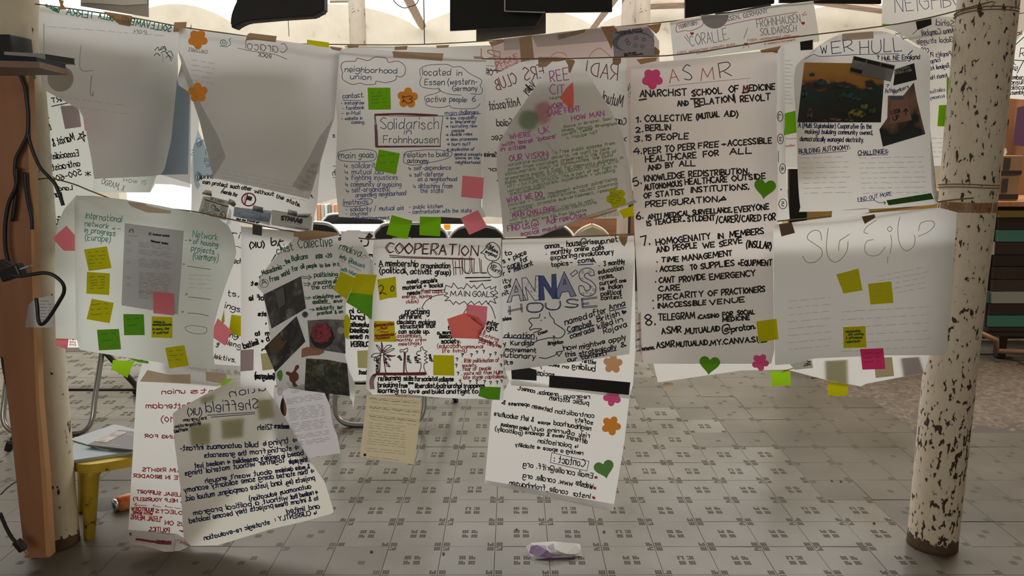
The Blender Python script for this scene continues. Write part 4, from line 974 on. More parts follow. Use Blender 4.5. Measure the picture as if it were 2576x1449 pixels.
clip(s, 'photo_print', 'faded bridge photograph along the foot of the right leaflet', 'f', '930,722 1170,765 1345,795 1335,815 925,750', PHO('bridge_photo', [(.35, (.14, .12, .13)), (.6, (.45, .42, .42))], 4), .012, 'photo')
clip(s, 'paper_cutout', 'black round-emblem cut-out above the right leaflet', 'f', '1110,572 1215,598 1205,658 1098,632', PHO('emblem_print', [(.5, (.012, .012, .012)), (.62, (.5, .5, .5))], 4), .012, 'cutout')
clip(s, 'paper_cutout', 'small black strip cut-out of a crowd above the right leaflet', 'f', '1215,625 1375,620 1370,640 1320,670 1212,660', PHO('strip_print', [(.46, (.02, .02, .02)), (.6, (.5, .5, .5))], 10), .012, 'cutout')
s.write('k', 3.4, 'f', '1030 690 1260 730 46 SYMAAG'); s.inks['k'][-1] = (3.4, s.inks['k'][-1][1], .0125); s.scr('f', 1, 'f', 1030, 712, 1260, 750, 1, 0, 20, 1); s.inks['f'][-1] = (1, s.inks['f'][-1][1], .0125); s.done()
s.patch('sparkling_ink_slip', pts('f', '440,560 465,590 450,745 400,748'), .006, PAP, s.o)
# backing under the second gray poster
s = Sheet('paper_poster', 'pale backing sheet hidden behind the second gray poster', pts('1', '1600,330 2200,330 2400,420 2420,600 2400,1250 1700,1180 1500,780 1420,500'), 2.80, PAP, .004)
s.done(); s.note('salmon', 'salmon note dimly showing through the second gray poster', pts('1', '2225,360 2400,380 2380,500 2215,485')); s.note('mauve', 'grey-blue note dimly showing through the second gray poster', pts('1', '2270,490 2410,480 2410,605 2270,590'))
# small sheets between second gray poster and neighborhood union
s = Sheet('paper_poster', 'plain white sheet in the gap left of the neighborhood union poster', pts('0', '800,400 845,140 900,140 900,490 852,497 795,514'), 2.90, PAP, .003)
s.write('k', 2.4, '0', '843 442 838 442 14 h\n843 345 838 346 12 s'); s.draw('k', 2, '0', '838,418 846,418', '838,447 846,446'); s.done()
# tall reversed poster RADI..ERS CLUB
s = Sheet('paper_poster', 'tall white poster with mirrored red header ending CLUB', pts('i', '65,205 330,80 470,60 480,40 1135,50 1145,300 1180,1150 180,1260 40,1250 40,900'), 2.75, PAP, .005)
s.write('m', 3, 'i', '''1065 215 825 180 110 RADI
515 195 365 220 98 ERS
308 240 155 295 88 CLUB''')
s.write('k', 2.8, 'i', '''1100 420 950 390 90 Mutual
1125 560 1040 540 50 Care
330 410 95 445 68 Antifascist
268 560 150 565 55 Salad
195 675 108 668 45 Sec
145 800 55 795 36 Service
145 905 82 905 30 or
450 265 375 325 60 Valley
1132 675 1118 672 22 )
155 985 148 985 20 :''')
s.tape('i', '465,40 595,40 700,48 690,75 570,75 525,115 465,120'); s.tape('i', '1030,38 1095,38 1092,85 1075,98 1030,90'); s.tape('i', '-10,35 45,38 50,60 0,45')
s.done()
s = Sheet('paper_poster', 'white scrap with faint green doodles in the gap left of the numbered poster', pts('i', '1130,120 1180,110 1175,900 1160,830 1140,300'), 2.762, PINKP, .003)
s.draw('G', 2, 'i', '1145,290 1160,240 1150,300 1175,250 1165,320', '1145,330 1175,300', '1150,350 1170,330'); s.draw('q', 1.6, 'i', '1140,388 1180,385'); s.done()
s = Sheet('paper_poster', 'white slip with faint teal capitals under the pointed sheet', pts('e', '1180,545 1500,440 1880,320 2060,525'), 2.662, PAP, .002, cat='slip'); s.write('t', 1.2, 'e', '1890 460 1450 490 95 OUVID'); s.done()

# ------------------------------------------------ upper front row
GRY = PAP
s = Sheet('paper_poster', 'leftmost large gray sheet with mirrored teal header on its white top edge', pts('1', '295,45 700,110 1350,210 1345,290 1340,420 1330,640 1290,1050 1240,1270 1215,1312 1170,1325 710,1348 690,1200 660,1050 635,900 600,830 520,780 400,715 315,665 300,420 290,200'), 2.675, PAP, .006)
s.write('t', 3.4, '1', '''1285 240 1020 195 50 SOLLEVAM
1003 190 920 165 46 ENTI
850 158 742 135 36 DELLA
705 140 502 110 48 TERRA
440 92 340 45 22 isolia''')
s.draw('t', 5, '1', '400,75 440,92', '405,60 435,70')
for q in ('1165,380 1190,355 1200,380 1225,350 1250,382', '1205,375 1225,368 1240,350 1252,375', '1160,420 1180,402 1205,420 1190,405', '1215,400 1235,385 1262,400', '1250,435 1270,420 1290,458', '1262,395 1285,385 1305,425', '1250,400 1300,440'): s.draw('g', 2.4, '1', q)
s.draw('F', 2, '1', '1225,410 1228,470'); s.scr('F', 1.2, '1', 450, 730, 980, 800, 2, 0, 60, 3); s.scr('F', 1, '1', 350, 200, 1250, 270, 1, 0, 30, 2); s.draw('F', 2.4, '1', '610,340 605,520 700,530', '690,570 680,700 700,720 700,690', '330,180 330,500'); s.write('F', 2, '1', '1100 260 1010 245 26 PON')
s.tape('1', '430,70 455,40 440,-5 480,5 475,35 502,72'); s.tape('1', '775,85 990,118 1000,130 980,200 900,185'); s.tape('1', '1312,168 1408,165 1395,242 1305,240')
s.done()
s.note('tan', 'round tan sticker low on the left of the leftmost gray sheet', disc('1', 455, 592, 98), name='round_sticker', cat='sticker', lift=None)
s = Sheet('paper_poster', 'second large gray sheet with mirrored Caracol header and snail', pts('1', '1350,210 1860,275 2560,365 2520,880 2480,1000 2385,1320 2350,1440 2330,1500 1900,1400 1605,1340 1595,1290 1500,900 1400,600 1340,380'), 2.665, PAP, .007, curl=.02)
s.write('f', 2.6, '1', '2155 400 1850 368 70 Caracol\n2040 440 1945 425 30 ROCK'); s.draw('f', 2.2, '1', '1790,362 1900,385 2050,405 2160,445')
s.draw('t', 2, '1', ' '.join(f'{1682 + (30 - a * 1.4) * math.cos(a * .6):.0f},{318 + (28 - a * 1.3) * math.sin(a * .6):.0f}' for a in range(19)), '1655,345 1700,352 1735,335 1728,300 1740,285')
s.write('F', 1.8, '1', '1560 405 1420 385 26 CHALLENGES'); s.scr('F', 1.2, '1', 1440, 450, 1620, 480, 5, 0, 38, 3); s.scr('G', 1.6, '1', 1575, 1220, 1675, 1165, 1, 0, 10, 4)
s.write('G', 1.8, '1', '''2392 1262 2340 1258 32 Pour
2385 1312 2315 1298 30 values
2355 1350 2305 1335 28 Type
2335 1395 2270 1370 26 G serv
2320 1420 2262 1412 22 on our''')
s.scr('F', 1, '1', 1650, 1270, 2260, 1390, 5, 10, 30, 2)
s.patch('folded_edge', pts('1', '1340,380 1400,600 1500,900 1595,1290 1605,1340 1700,1180 1640,1020 1520,800 1440,590 1370,420'), .004, PAP, s.o)
s.patch('folded_edge', pts('1', '2520,880 2480,1000 2385,1320 2350,1440 2270,1440 2200,1400 2330,1180 2400,1040'), .004, PAP, s.o)
s.tape('1', '1880,248 2085,272 2075,318 1920,300 1850,305 1862,262')
s.patch('yellow_tab', pts('1', '2312,298 2478,320 2478,358 2400,350 2312,330'), .004, NOTE['yellow'], s.o)
s.tape('1', '2478,348 2580,360 2560,385 2500,372'); s.done()
s.note('orange', 'orange flower note at the top left of the second gray sheet', flower('1', 1490, 295, 76, .3), lift=.004)
s.note('orange', 'orange flower note half way down the left edge of the second gray sheet', flower('1', 1490, 698, 76, .9), lift=.004)
# neighborhood union
s = Sheet('paper_poster', 'poster with blue writing and clouds headed neighborhood union', pts('g', '20,-20 180,-35 500,-5 800,40 1000,50 1200,45 1290,75 1285,400 1260,900 1250,1310 1290,1400 1200,1420 900,1400 750,1448 480,1430 40,1400 10,1100 30,600 0,200'), 2.69, PAP, .007)
s.write('d', 2.5, 'g', '''92 170 535 185 46 neighborhood
140 232 315 238 46 union
752 200 990 200 56 located
1042 202 1085 202 46 in
768 282 935 284 50 Essen
965 280 1215 276 50 (western-
1005 335 1215 330 42 Germany
782 425 945 425 46 active
980 420 1125 430 42 people:
1172 422 1198 422 46 6
395 655 885 655 92 Solidarisch
595 702 655 702 48 in
420 775 880 775 60 Frohnhausen
75 395 250 385 40 contact.
40 902 180 902 50 main
210 895 335 900 50 goals
600 895 780 893 42 relation
800 890 845 890 34 to
868 888 968 888 42 build
620 942 800 945 38 autonomy''')
s.write('b', 2, 'g', '''62 448 255 445 26 - instagram
72 492 255 485 28 - facebook
68 535 220 532 28 - e-Mail
65 580 240 575 26 - website in
150 612 255 610 26 coming
940 535 1040 535 34 main
1060 530 1225 532 36 challenges
950 575 1210 570 26 } low capability
990 608 1200 602 24 in time/energy
950 645 1210 640 26 } recruiting new
1000 682 1105 680 26 people
950 715 1170 708 24 } double roles
955 755 1215 750 24 } slow processes
960 795 1155 795 26 } burn out?
955 838 1190 838 24 } application of
1020 880 1258 882 24 general concepts
1030 910 1232 912 22 above on the
1030 950 1238 950 26 neighborhood
90 985 350 985 44 { solidarit
92 1035 420 1038 40 { mutual aid
100 1088 540 1085 44 { fighting injustices
98 1142 570 1145 42 { community organizing
105 1195 480 1180 42 { self-organized/
185 1235 610 1215 38 organising neighborhood
635 1005 990 1000 38 { self-dependence
640 1060 925 1055 38 { self-defense
712 1098 1042 1095 36 as a neighborhood
675 1155 1000 1158 40 { detaching from
735 1195 925 1195 38 the state
90 1300 290 1290 40 methods
100 1355 590 1340 36 - solidarity / mutual aid
100 1390 285 1385 32 - counsel
155 1420 470 1420 26 self-empowerment
640 1330 920 1325 32 - public kitchen
635 1375 1165 1360 32 - confrontation with the state''')
s.draw('m', 2, 'g', '75,180 60,120 90,85 180,80 200,55 290,75 350,45 440,55 465,90 540,80 600,120 600,190 560,215 530,205 520,240 440,262 360,250 350,275 270,280 220,265 160,278 80,240 70,200 75,180')
s.draw('d', 2, 'g', '735,210 730,150 780,120 850,110 960,108 1010,130 1080,130 1150,185 1250,240 1240,290 1260,320 1240,360 1160,355', '745,215 728,260 750,300 850,315 890,310 910,335 980,360 1080,368', '850,358 900,335 880,320', '770,415 775,380 840,360', '778,425 790,455 860,472 940,470 980,455 1000,475 1100,485 1200,478 1240,440')
s.draw('b', 2, 'g', '40,910 35,860 80,840 200,825 320,835 360,860 350,910 300,930 150,932 70,925 40,910', '590,920 600,860 680,840 850,832 980,845 1000,870 960,905 840,935 680,962 600,945 590,920', '75,412 225,415', '935,545 1245,525', '85,1250 80,1290 90,1310 180,1312 310,1290 315,1250 200,1252')
s.draw('d', 2.5, 'g', '345,540 350,650 365,800 900,800 905,700 925,545 700,548 345,540', '350,545 370,700 372,795', sm=False)
for k in range(5): s.draw('m', 1.6, 'g', f'{345},{528 + k * 4} {520},{522 + k * 3} {700},{525 + k * 4} {880},{535 + k * 3}', f'{345 + k * 5},620 {348 + k * 4},700 {352 + k * 4},808', f'{360},{800 + k * 3} {600},{798 + k * 3} {905},{798 + k * 2}')
s.tape('g', '495,-5 700,5 930,15 918,80 700,60 505,50'); s.tape('g', '1180,40 1250,45 1245,62 1190,60'); s.done()
s.note('green', 'green note at the upper left of the neighborhood union poster', pts('g', '285,305 478,305 482,490 293,492'), scr=(4, 'g'))
o = s.note('orange', 'orange flower note with a small fish drawing', flower('g', 625, 393, 90, -1.5), lift=.004)
s.draw('k', 1.6, 'g', '580,430 590,405 580,375 600,385 620,380 650,375 665,395 640,400 665,420 640,435 610,430 600,415 580,430'); s.inks['k'][-1] = (1.6, s.inks['k'][-1][1], .0095); s.done()
s.note('green', 'green note at the middle left of the neighborhood union poster, covering solidarity', pts('g', '382,828 560,862 525,1042 345,1003'), scr=(2, 'g'))
s.note('pink', 'pink note at the lower right of the neighborhood union poster', pts('g', '1090,1050 1272,1068 1260,1248 1078,1232'), scr=(1, 'R'))
s.note('green', 'left of the two green notes hanging off the foot of the neighborhood union poster', pts('y', '1103,220 1383,298 1312,543 1170,515 1030,478'), lift=.02, off=.012)
s.note('green', 'right of the two green notes hanging off the foot of the neighborhood union poster', pts('y', '1483,240 1770,248 1755,508 1475,490'), lift=.02, off=.012)
s.note('pink', 'tilted pink note hanging over the black chair below the neighborhood union poster', pts('y', '2265,152 2395,380 2150,488 2030,262'), lift=.02, off=.012)
# pointed sheet
s = Sheet('paper_poster', 'pointed sheet with purple and green writing hanging from one corner', pts('i', '590,80 680,62 760,58 830,150 1000,420 1075,560 1105,640 1160,900 1185,1120 1218,1140 1100,1185 800,1270 480,1400 200,1412 185,1200 150,900 148,780 175,680 260,530 400,330 530,130'), 2.635, PAP, .008, curl=.008)
s.write('p', 3, 'i', '''560 230 695 210 85 REE
555 322 665 318 70 CIT
540 440 660 425 40 WORK
535 490 785 450 42 SAME FIGHT
720 525 965 485 38 HOW MAN
248 665 410 640 36 WHERE
435 632 460 628 30 .
475 625 550 612 46 UK
190 720 600 655 30 with local 'blocs'
180 755 370 735 32 in cities
248 835 545 795 44 OUR VISION:
230 1150 495 1100 40 WHAT WE DO
270 1260 600 1205 34 MAIN CHALLENGE
235 1365 400 1340 40 FIND US
415 1335 465 1330 44 @
530 1310 830 1255 42 AdFreeCities
335 1400 640 1345 32 social media''', 1.0)
s.write('G', 2.0, 'i', '''570 780 1045 705 28 To free public spaces from
238 870 1005 745 28 corporate outdoor adverts, we want to take
238 905 1060 765 28 power from capitalism, preserved in the form of
216 940 1030 795 28 consumerism, back to communities. We build
215 975 1108 815 28 grassroots power & fight for community autonomy in
216 1005 1075 845 28 public spaces. REPLACE BILLBOARD ADVERTS WITH
228 1038 1060 880 28 ART + NATURE SPACES. This is part of our fight in
232 1068 1048 910 28 uprooting capitalism, imperialism + unveiling
250 1092 515 1035 26 disillusionment
540 1090 1062 975 28 Implement ethical advertising
240 1175 1068 1010 28 policies + Nods restrictions, object planning
252 1205 1070 1045 28 permission, promote subvertisement, research
250 1232 420 1190 24 + podcasts
650 1190 885 1135 28 Having to work
250 1290 915 1150 26 with bureaucratic political institutions,
250 1318 830 1210 24 parties is - isn't love $$$ from big corps
660 580 1015 515 24 Blocs in Bristol, Sou
645 608 1060 555 26 london, Norwich, Birmingham
645 640 875 595 24 cardiff, Leeds
680 665 912 622 26 { Maybe 40?
550 365 640 350 24 team''', .86)
s.draw('F', 2, 'i', '500,680 540,720 590,755', '530,690 560,720')
s.tape('i', '675,55 732,60 745,75 725,120 710,160 695,158 690,100 668,62'); s.done()
s.patch('folded_edge', pts('i', '200,1412 480,1400 800,1270 1218,1140 1195,1128 800,1255 470,1395'), .006, PAPG, s.o)
s.note('salmon', 'salmon diamond-shaped note near the top of the pointed sheet', pts('i', '728,230 735,330 732,430 700,435 630,350 680,275'), lift=.006, off=.006)
s.note('sage', 'dim green round note showing through the left side of the pointed sheet', disc('i', 390, 520, 78), back=True)
s.note('pink', 'dim pink note showing through the pointed sheet', pts('i', '440,400 540,370 560,520 500,560 430,510'), back=True)
s.note('yellow', 'yellow flower note at the lower right of the pointed sheet', flower('i', 1058, 1112, 80, .5), lift=.006, scr=(6, 'g'))
s.note('yellow', 'yellow note hanging below the right corner of the pointed sheet', pts('e', '1885,320 2290,190 2310,440 2030,535 1960,420'), off=-.02, lift=.01)
# numbered poster
s = Sheet('paper_poster', 'long poster with black capitals headed ASMR and eight numbered points', pts('0', '1588,166 1620,158 1720,150 1955,124 1954,300 1957,480 1955,560 1945,575 1945,700 1948,880 1940,915 1620,915 1608,880 1602,700 1595,560 1590,400 1586,280'), 2.655, paper('warm_grey_paper', (.80, .755, .735)), .006)
s.write('R', 3.4, 'j', '360 315 430 300 95 A\n588 300 682 290 88 M'); s.write('k', 2.8, 'j', '470 300 525 290 110 S\n730 275 810 262 100 R'); s.draw('m', 1.2, 'j', '350,338 620,310 950,280')
s.write('k', 4.2, 'j', '''145 418 482 405 52 ANARCHIST
525 412 742 390 52 SCHOOL
795 385 862 380 50 OF
898 378 1128 362 48 MEDICINE
420 485 500 478 40 AND
545 480 825 450 50 RELATION
838 455 850 450 60 /
878 455 1092 438 50 REVOLT
115 605 130 605 48 1
148 600 520 588 50 . COLLECTIVE
558 580 722 562 42 (MUTUAL
760 558 858 560 44 AID)
118 675 165 670 42 2.
188 665 368 655 46 BERLIN
105 745 160 740 42 3.
180 735 495 722 46 15 PEOPLE
98 835 155 830 48 4.
175 835 545 798 50 PEER TO PEER
572 792 718 780 46 FREE
742 772 770 770 24 +
785 775 1105 752 46 ACCESSIBLE
185 892 555 862 48 HEALTHCARE
608 858 720 840 46 FOR
800 836 955 828 46 ALL
205 955 390 925 42 AND BY
432 922 545 918 42 ALL
105 1070 155 1050 62 5.
180 1035 470 1005 46 KNOWLEDGE
502 1000 940 975 46 REDISTRIBUTION,
178 1098 450 1065 44 AUTONOMOUS
475 1058 780 1035 46 HEALTHCARE
818 1030 1058 1012 44 OUTSIDE
175 1158 470 1125 44 OF STATIST
512 1115 940 1090 44 INSTITUTIONS,
185 1222 725 1178 46 PREFIGURATION,
122 1310 165 1302 56 6.
205 1308 505 1280 38 ANTI MEDICAL
530 1278 815 1255 38 SURVEILLANCE,
835 1262 1085 1235 46 EVERYONE
195 1358 445 1325 40 IS TEACHER
458 1328 475 1326 20 +
492 1325 690 1315 42 STUDENT
700 1335 1130 1315 52 /CARER/CARED FOR''', .88)
s.write('k', 4.2, 'k', '''160 402 215 390 72 7.
265 398 660 350 50 HOMOGENAITY
710 350 755 345 44 IN
800 340 1045 312 46 MEMBERS
268 450 560 415 44 AND PEOPLE
605 418 688 408 40 WE
725 408 890 380 44 SERVE
920 410 1100 425 52 (INSULAR)
270 520 425 515 38 . TIME
455 515 818 470 44 MANAGEMENT
265 590 460 580 40 . ACCESS
515 578 560 570 40 TO
590 570 830 545 44 SUPPLIES
860 545 1105 545 46 +EQUIPMENT
258 668 395 668 44 . CANT
432 668 622 645 44 PROVIDE
655 650 985 618 44 EMERGENCY
285 735 435 722 42 CARE
240 805 608 768 46 . PRECARITY
645 768 712 762 44 OF
740 762 1055 735 46 PRACTIONERS
243 858 625 830 38 . INACCESSIBLE
655 832 905 808 40 VENUE
190 985 255 975 86 8.
280 945 545 930 52 TELEGRAM
570 935 720 920 30 :CASINO
748 918 820 912 36 FOR
855 905 980 898 34 SOCIAL
748 955 945 938 34 MEDICINE
305 1045 445 1030 50 ASMR
470 1045 728 1022 42 .MUTUALAID
748 1035 800 1020 52 @
812 1030 985 1005 46 proton.
162 1165 250 1155 36 www.
268 1148 395 1135 48 ASMR
410 1138 638 1122 38 MUTUALAID
650 1128 1000 1100 42 .MY.CANVA.SI
1010 1108 1070 1098 10 ._''', .88)
s.write('r', 2.4, 'j', '150 414 180 412 44 A\n530 405 560 402 44 S\n902 372 930 370 42 M\n548 475 578 472 44 R\n882 450 905 448 42 R')
s.draw('k', 5, 'j', '140,440 190,432', '515,432 545,430', '892,388 935,380', '545,490 585,484', '725,1170 770,1165 755,1145 730,1172', sm=False)
s.tape('j', '118,145 180,135 270,128 262,155 150,180'); s.tape('j', '1020,75 1175,45 1150,80 1148,100 1110,90 1030,95'); s.done()
s.note('pinkbright', 'pink flower note beside the ASMR header', flower('j', 235, 285, 78, .3), lift=.005)
s.note('heart', 'green heart note at the right of the fifth point', heart('j', 1055, 1080, 80, .12), lift=.006, cat='sticky note')
s.note('yellow', 'smudged yellow note at the end of the web address', pts('k', '992,952 1140,932 1155,1083 1010,1104'))
# power poster
s = Sheet('paper_poster', 'collaged poster headed POWER HULL with photographs, at the upper right', curve('3', '845,560 870,480 960,400 1050,330 1180,260 1300,240 1500,236 1620,270 1750,345 1865,425 1865,700 1870,1100 1880,1400 1900,1500 1895,1540 1500,1570 930,1595 890,1560 870,1300 862,950 845,700'), 2.672, PAP, .006)
s.write('n', 2.6, '3', '''1045 405 1095 400 60 W
1130 405 1290 385 85 ER
1340 408 1655 385 100 HULL
1470 445 1485 443 26 ?
1505 455 1790 445 34 Hull, NE England
875 960 1425 970 34 A (Multi Stakeholder) Cooperative (in the
925 1005 1435 1015 32 making) building community owned,
888 1062 1365 1070 34 democratically managed electricity.
882 1158 1262 1125 34 BUILDING AUTONOMY:
1325 1168 1550 1155 30 CHALLENGES:''')
s.write('n', 2, '3', '1530 700 1605 690 30 Active\n1592 710 1708 660 28 members\n1535 655 1555 655 18 7'); s.write('b', 2, '6', '1325 70 1578 22 28 FIND OUT MORE')
s.draw('b', 2, '3', '925,445 990,410 1050,425 1300,412 1630,405', '895,1165 1240,1138', '1322,1172 1550,1165', '1535,465 1690,458'); s.draw('b', 2, '6', '1325,70 1450,58', '1440,50 1475,75 1530,78', '1515,68 1532,78 1518,90')
s.draw('n', 3, '3', '1700,415 1735,380'); s.draw('f', 2, '3', '1600,265 1640,250 1665,290 1660,300')
for x0, y0, x1, n in ((890, 1190, 1250, 8), (1330, 1190, 1820, 8)): s.scr('F', 1, '3', x0, y0, x1, y0 - 10, n, 4, 38, 2)
s.tape('3', '1205,255 1440,236 1442,290 1330,298 1203,305', TAPEP)
s.done()
clip(s, 'photo_print', 'dark cityscape photograph with orange sky on the power poster', '3', '920,470 1530,480 1497,922 868,922', PHO('city_photo', [(0, (.02, .018, .022)), (.40, (.03, .035, .03)), (.50, (.02, .05, .05)), (.58, (.05, .04, .035)), (.615, (.42, .20, .05)), (.8, (.55, .28, .07))], 3.2, .62), .004, 'photo')
clip(s, 'printed_form', 'small grey printed form with black headings on the power poster', '3', '1290,420 1605,492 1570,615 1262,545', paper('grey_form_paper', (.40, .40, .40), .2), .010, 'leaflet')
for q in ('1297,425 1388,445 1382,470 1292,450', '1395,448 1492,472 1487,497 1390,474', '1500,475 1600,498 1592,522 1495,500', '1270,508 1360,530 1352,556 1266,535'): s.patch('ink_patch', pts('3', q), .0155, INK['k'], s.o)
clip(s, 'paper_cutout', 'black card reading building a new energy system', '3', '1605,522 1748,475 1768,600 1590,645', NOTE['smoke'] if 0 else mat('black_card', (.02, .02, .022), .5), .010, 'card')
s.write('f', 1.6, '3', '''1600 540 1715 510 16 WE'RE BUILDING A
1600 560 1728 535 16 NEW ENERGY SYSTEM'''); s.inks['f'] = [(w_, x_, .016) for w_, x_, _ in s.inks['f']]; s.done()
ph = clip(s, 'photo_print', 'cut-out photograph of a brick stairwell reading LOOK UP', '3', '1550,720 1665,720 1745,620 1770,760 1832,1010 1512,1105 1485,975 1545,890 1548,780', PHO('stairwell_photo', [(.2, (.04, .05, .055)), (.42, (.025, .03, .035)), (.5, (.22, .13, .09)), (.62, (.30, .18, .13)), (.8, (.13, .07, .06))], 1.8, .5), .006, 'photo')
for k_, (x_, y_, w_, h_, c_) in enumerate([(1380, 670, 60, 30, (.22, .17, .12)), (1250, 850, 130, 70, (.26, .24, .03)), (1340, 800, 60, 60, (.18, .22, .04)), (1060, 900, 140, 26, (.28, .12, .13)), (940, 850, 45, 90, (.16, .07, .09)), (1180, 720, 140, 60, (.02, .10, .10)), (960, 560, 40, 30, (.02, .12, .09)), (1110, 650, 160, 30, (.07, .065, .06)), (1180, 905, 110, 20, (.12, .18, .09)), (1000, 620, 90, 60, (.04, .09, .09)), (1300, 750, 50, 26, (.05, .14, .14)), (900, 690, 50, 90, (.03, .08, .085)), (1400, 830, 60, 60, (.05, .10, .03))]):
    s.patch('print_patch', smooth_path(pts('3', f'{x_},{y_} {x_ + w_ * .5:.0f},{y_ - h_ * .45:.0f} {x_ + w_},{y_ - h_ * .1:.0f} {x_ + w_ * .8:.0f},{y_ + h_ * .5:.0f} {x_ + w_ * .4:.0f},{y_ + h_ * .25:.0f} {x_ + w_ * .1:.0f},{y_ + h_ * .6:.0f}'), 2, True), .009 + k_ * .0002, ramp_mat('print_blot', [(.42, (.02, .022, .022)), (.54, c_), (.7, tuple(v * 1.3 for v in c_))], 60, .5, 6), s.o)
s.patch('brick_patch', pts('3', '1570,760 1700,745 1730,905 1560,935'), .0115, mat('brick_print', (.30, .17, .12), .5), s.o); s.patch('blue_strip', pts('3', '1570,728 1662,725 1665,742 1572,748'), .0115, mat('blue_print', (.06, .14, .24), .5), s.o)
s.write('k', 2.2, '3', '1578 862 1648 846 30 LOOK\n1592 908 1638 896 30 UP'); s.draw('k', 3, '3', '1685,868 1685,820', '1670,842 1685,818 1700,838', sm=False); s.inks['k'] = [(w_, x_, .0125) for w_, x_, _ in s.inks['k']]; s.done()
clip(s, 'strip_label', 'narrow dark green printed strip at the lower right of the power poster', '6', '1538,60 1875,5 1895,50 1555,98', mat('dark_green_print', (.02, .11, .01), .5), .006, 'label')

# ------------------------------------------------ lower row, second layer
s = Sheet('paper_poster', 'white poster with black writing ending lektivs, partly behind the network poster', pts('4', '1100,300 1560,100 1720,120 1820,250 1830,600 1820,900 1815,1400 1640,1449 1300,1400 1240,1300 1230,800'), 2.79, PAP, .004)
s.write('k', 2.8, '4', '''1742 330 1798 345 48 ri
1762 535 1822 535 36 ech
1715 780 1800 785 44 ts,
1692 870 1815 905 44 ings.
1730 1090 1810 1100 36 ngr
1630 1150 1645 1155 36 g
1705 1145 1810 1175 38 lleng
1612 1250 1770 1280 36 lektivs.
1400 1320 1560 1345 30 celles
1590 1355 1810 1375 34 MOULIN''')
s.draw('k', 2, '4', '1768,408 1790,408 1815,420'); s.done()
s.note('yellow', 'bright yellow note on the kollektivs sheet, left of the reversed UK sheet', pts('4', '1742,920 1820,930 1820,1085 1722,1062')); s.note('yellow', 'thin sliver of yellow note above the pink one, left of the reversed UK sheet', pts('4', '1688,880 1692,975 1670,1000 1668,960'))
s = Sheet('paper_poster', 'tall reversed sheet with UK header and black writing behind the collage', pts('x', '20,30 440,70 800,90 1080,90 1100,400 1075,800 1040,1250 930,1255 700,1230 440,1250 210,1310 15,1320 20,700'), 2.715, PAP, .005)
s.write('k', 4.2, 'x', '''205 192 90 200 44 (UK)
150 498 100 495 32 st
200 615 85 615 38 of le
225 738 155 738 32 sts
172 892 135 895 34 to
245 890 215 892 30 m
245 935 45 1000 42 b + limited
285 1240 130 1235 44 (instagram)
1005 715 880 715 34 do in
1048 770 890 768 44 ) land
1050 825 888 822 34 automatic
1048 872 885 870 38 realised
1045 920 882 918 36 on these
1040 982 895 982 38 CURREN
1025 1200 955 1200 30 :tact
1060 272 1012 272 30 m.
1055 335 1020 325 26 is''')
s.draw('k', 4.2, 'x', '258,120 262,175 285,178 300,160 290,145 262,160', '310,185 330,135', '330,150 355,145', '345,215 320,170', '1030,150 1020,180 985,185 965,165 975,145 960,150 950,165 940,185 915,180 925,150 895,155', '185,1015 190,1005 210,1000', '215,805 220,795', '1045,410 1052,412'); s.done()
s.patch('tape', pts('x', '112,15 188,25 183,105 110,92'), .004, TAPEK, s.o); s.patch('tape', pts('x', '1035,78 1068,105 1030,145 1000,125'), .004, TAPEK, s.o)
s.note('mauve', 'dull mauve square at the lower left of the reversed UK sheet', pts('x', '15,1010 120,1003 118,1170 15,1180')); s.note('khaki', 'dim yellow square beside the mauve one on the reversed UK sheet', pts('x', '175,1040 245,1030 285,1160 190,1172')); s.note('khaki', 'dim yellow square low on the right of the reversed UK sheet', pts('x', '940,1015 1035,1010 1030,1155 945,1150'))
# sheet carrying the bits below the two right posters
s = Sheet('paper_poster', 'translucent sheet hanging lowest on the right behind the two right posters', pts('0', '1632,600 2385,560 2345,870 2325,938 2180,965 2165,972 2075,955 1980,930 1865,932 1655,962 1640,900'), 2.76, PAP, .006)
s.patch('white_slip', pts('u', '415,255 705,228 720,325 490,350'), .006, mat('bright_white_slip', (.85, .85, .78), .6), s.o); s.write('k', 2.2, 'u', '695 290 600 302 28 VEL'); s.draw('k', 3, 'u', '650,235 670,250 685,240'); s.inks['k'] = [(a_, b_, .008) for a_, b_, _ in s.inks['k']]
s.patch('beige_area', pts('u', '860,215 1140,200 1150,520 870,480'), -.006, NOTE['khaki'], s.o)
s.draw('m', 2.5, 'u', '320,372 400,350 490,325'); s.done()
s.note('heart', 'green heart note below the web address', heart('k', 652, 1265, 76, .1), lift=.004, off=.115); s.note('pinkbright', 'pink splat-shaped note below the web address, right', flower('k', 1022, 1250, 64, .2, 5, .2), lift=.004, off=.115)
s.note('lime', 'lime green note hanging under the right posters', pts('u', '185,368 435,362 445,540 208,552'), lift=.01); s.note('yellow', 'bright yellow note hanging lowest under the right posters', pts('u', '905,500 1020,510 1160,535 1145,672 902,670'), lift=.01)
s.note('beige', 'peach-beige note beneath the magenta note', pts('u', '1475,200 1705,190 1730,425 1500,450'), off=.006); s.note('mauve', 'pale mauve square at the far right under the large blank poster', pts('u', '1800,180 2030,165 2100,400 1840,440'), back=True)
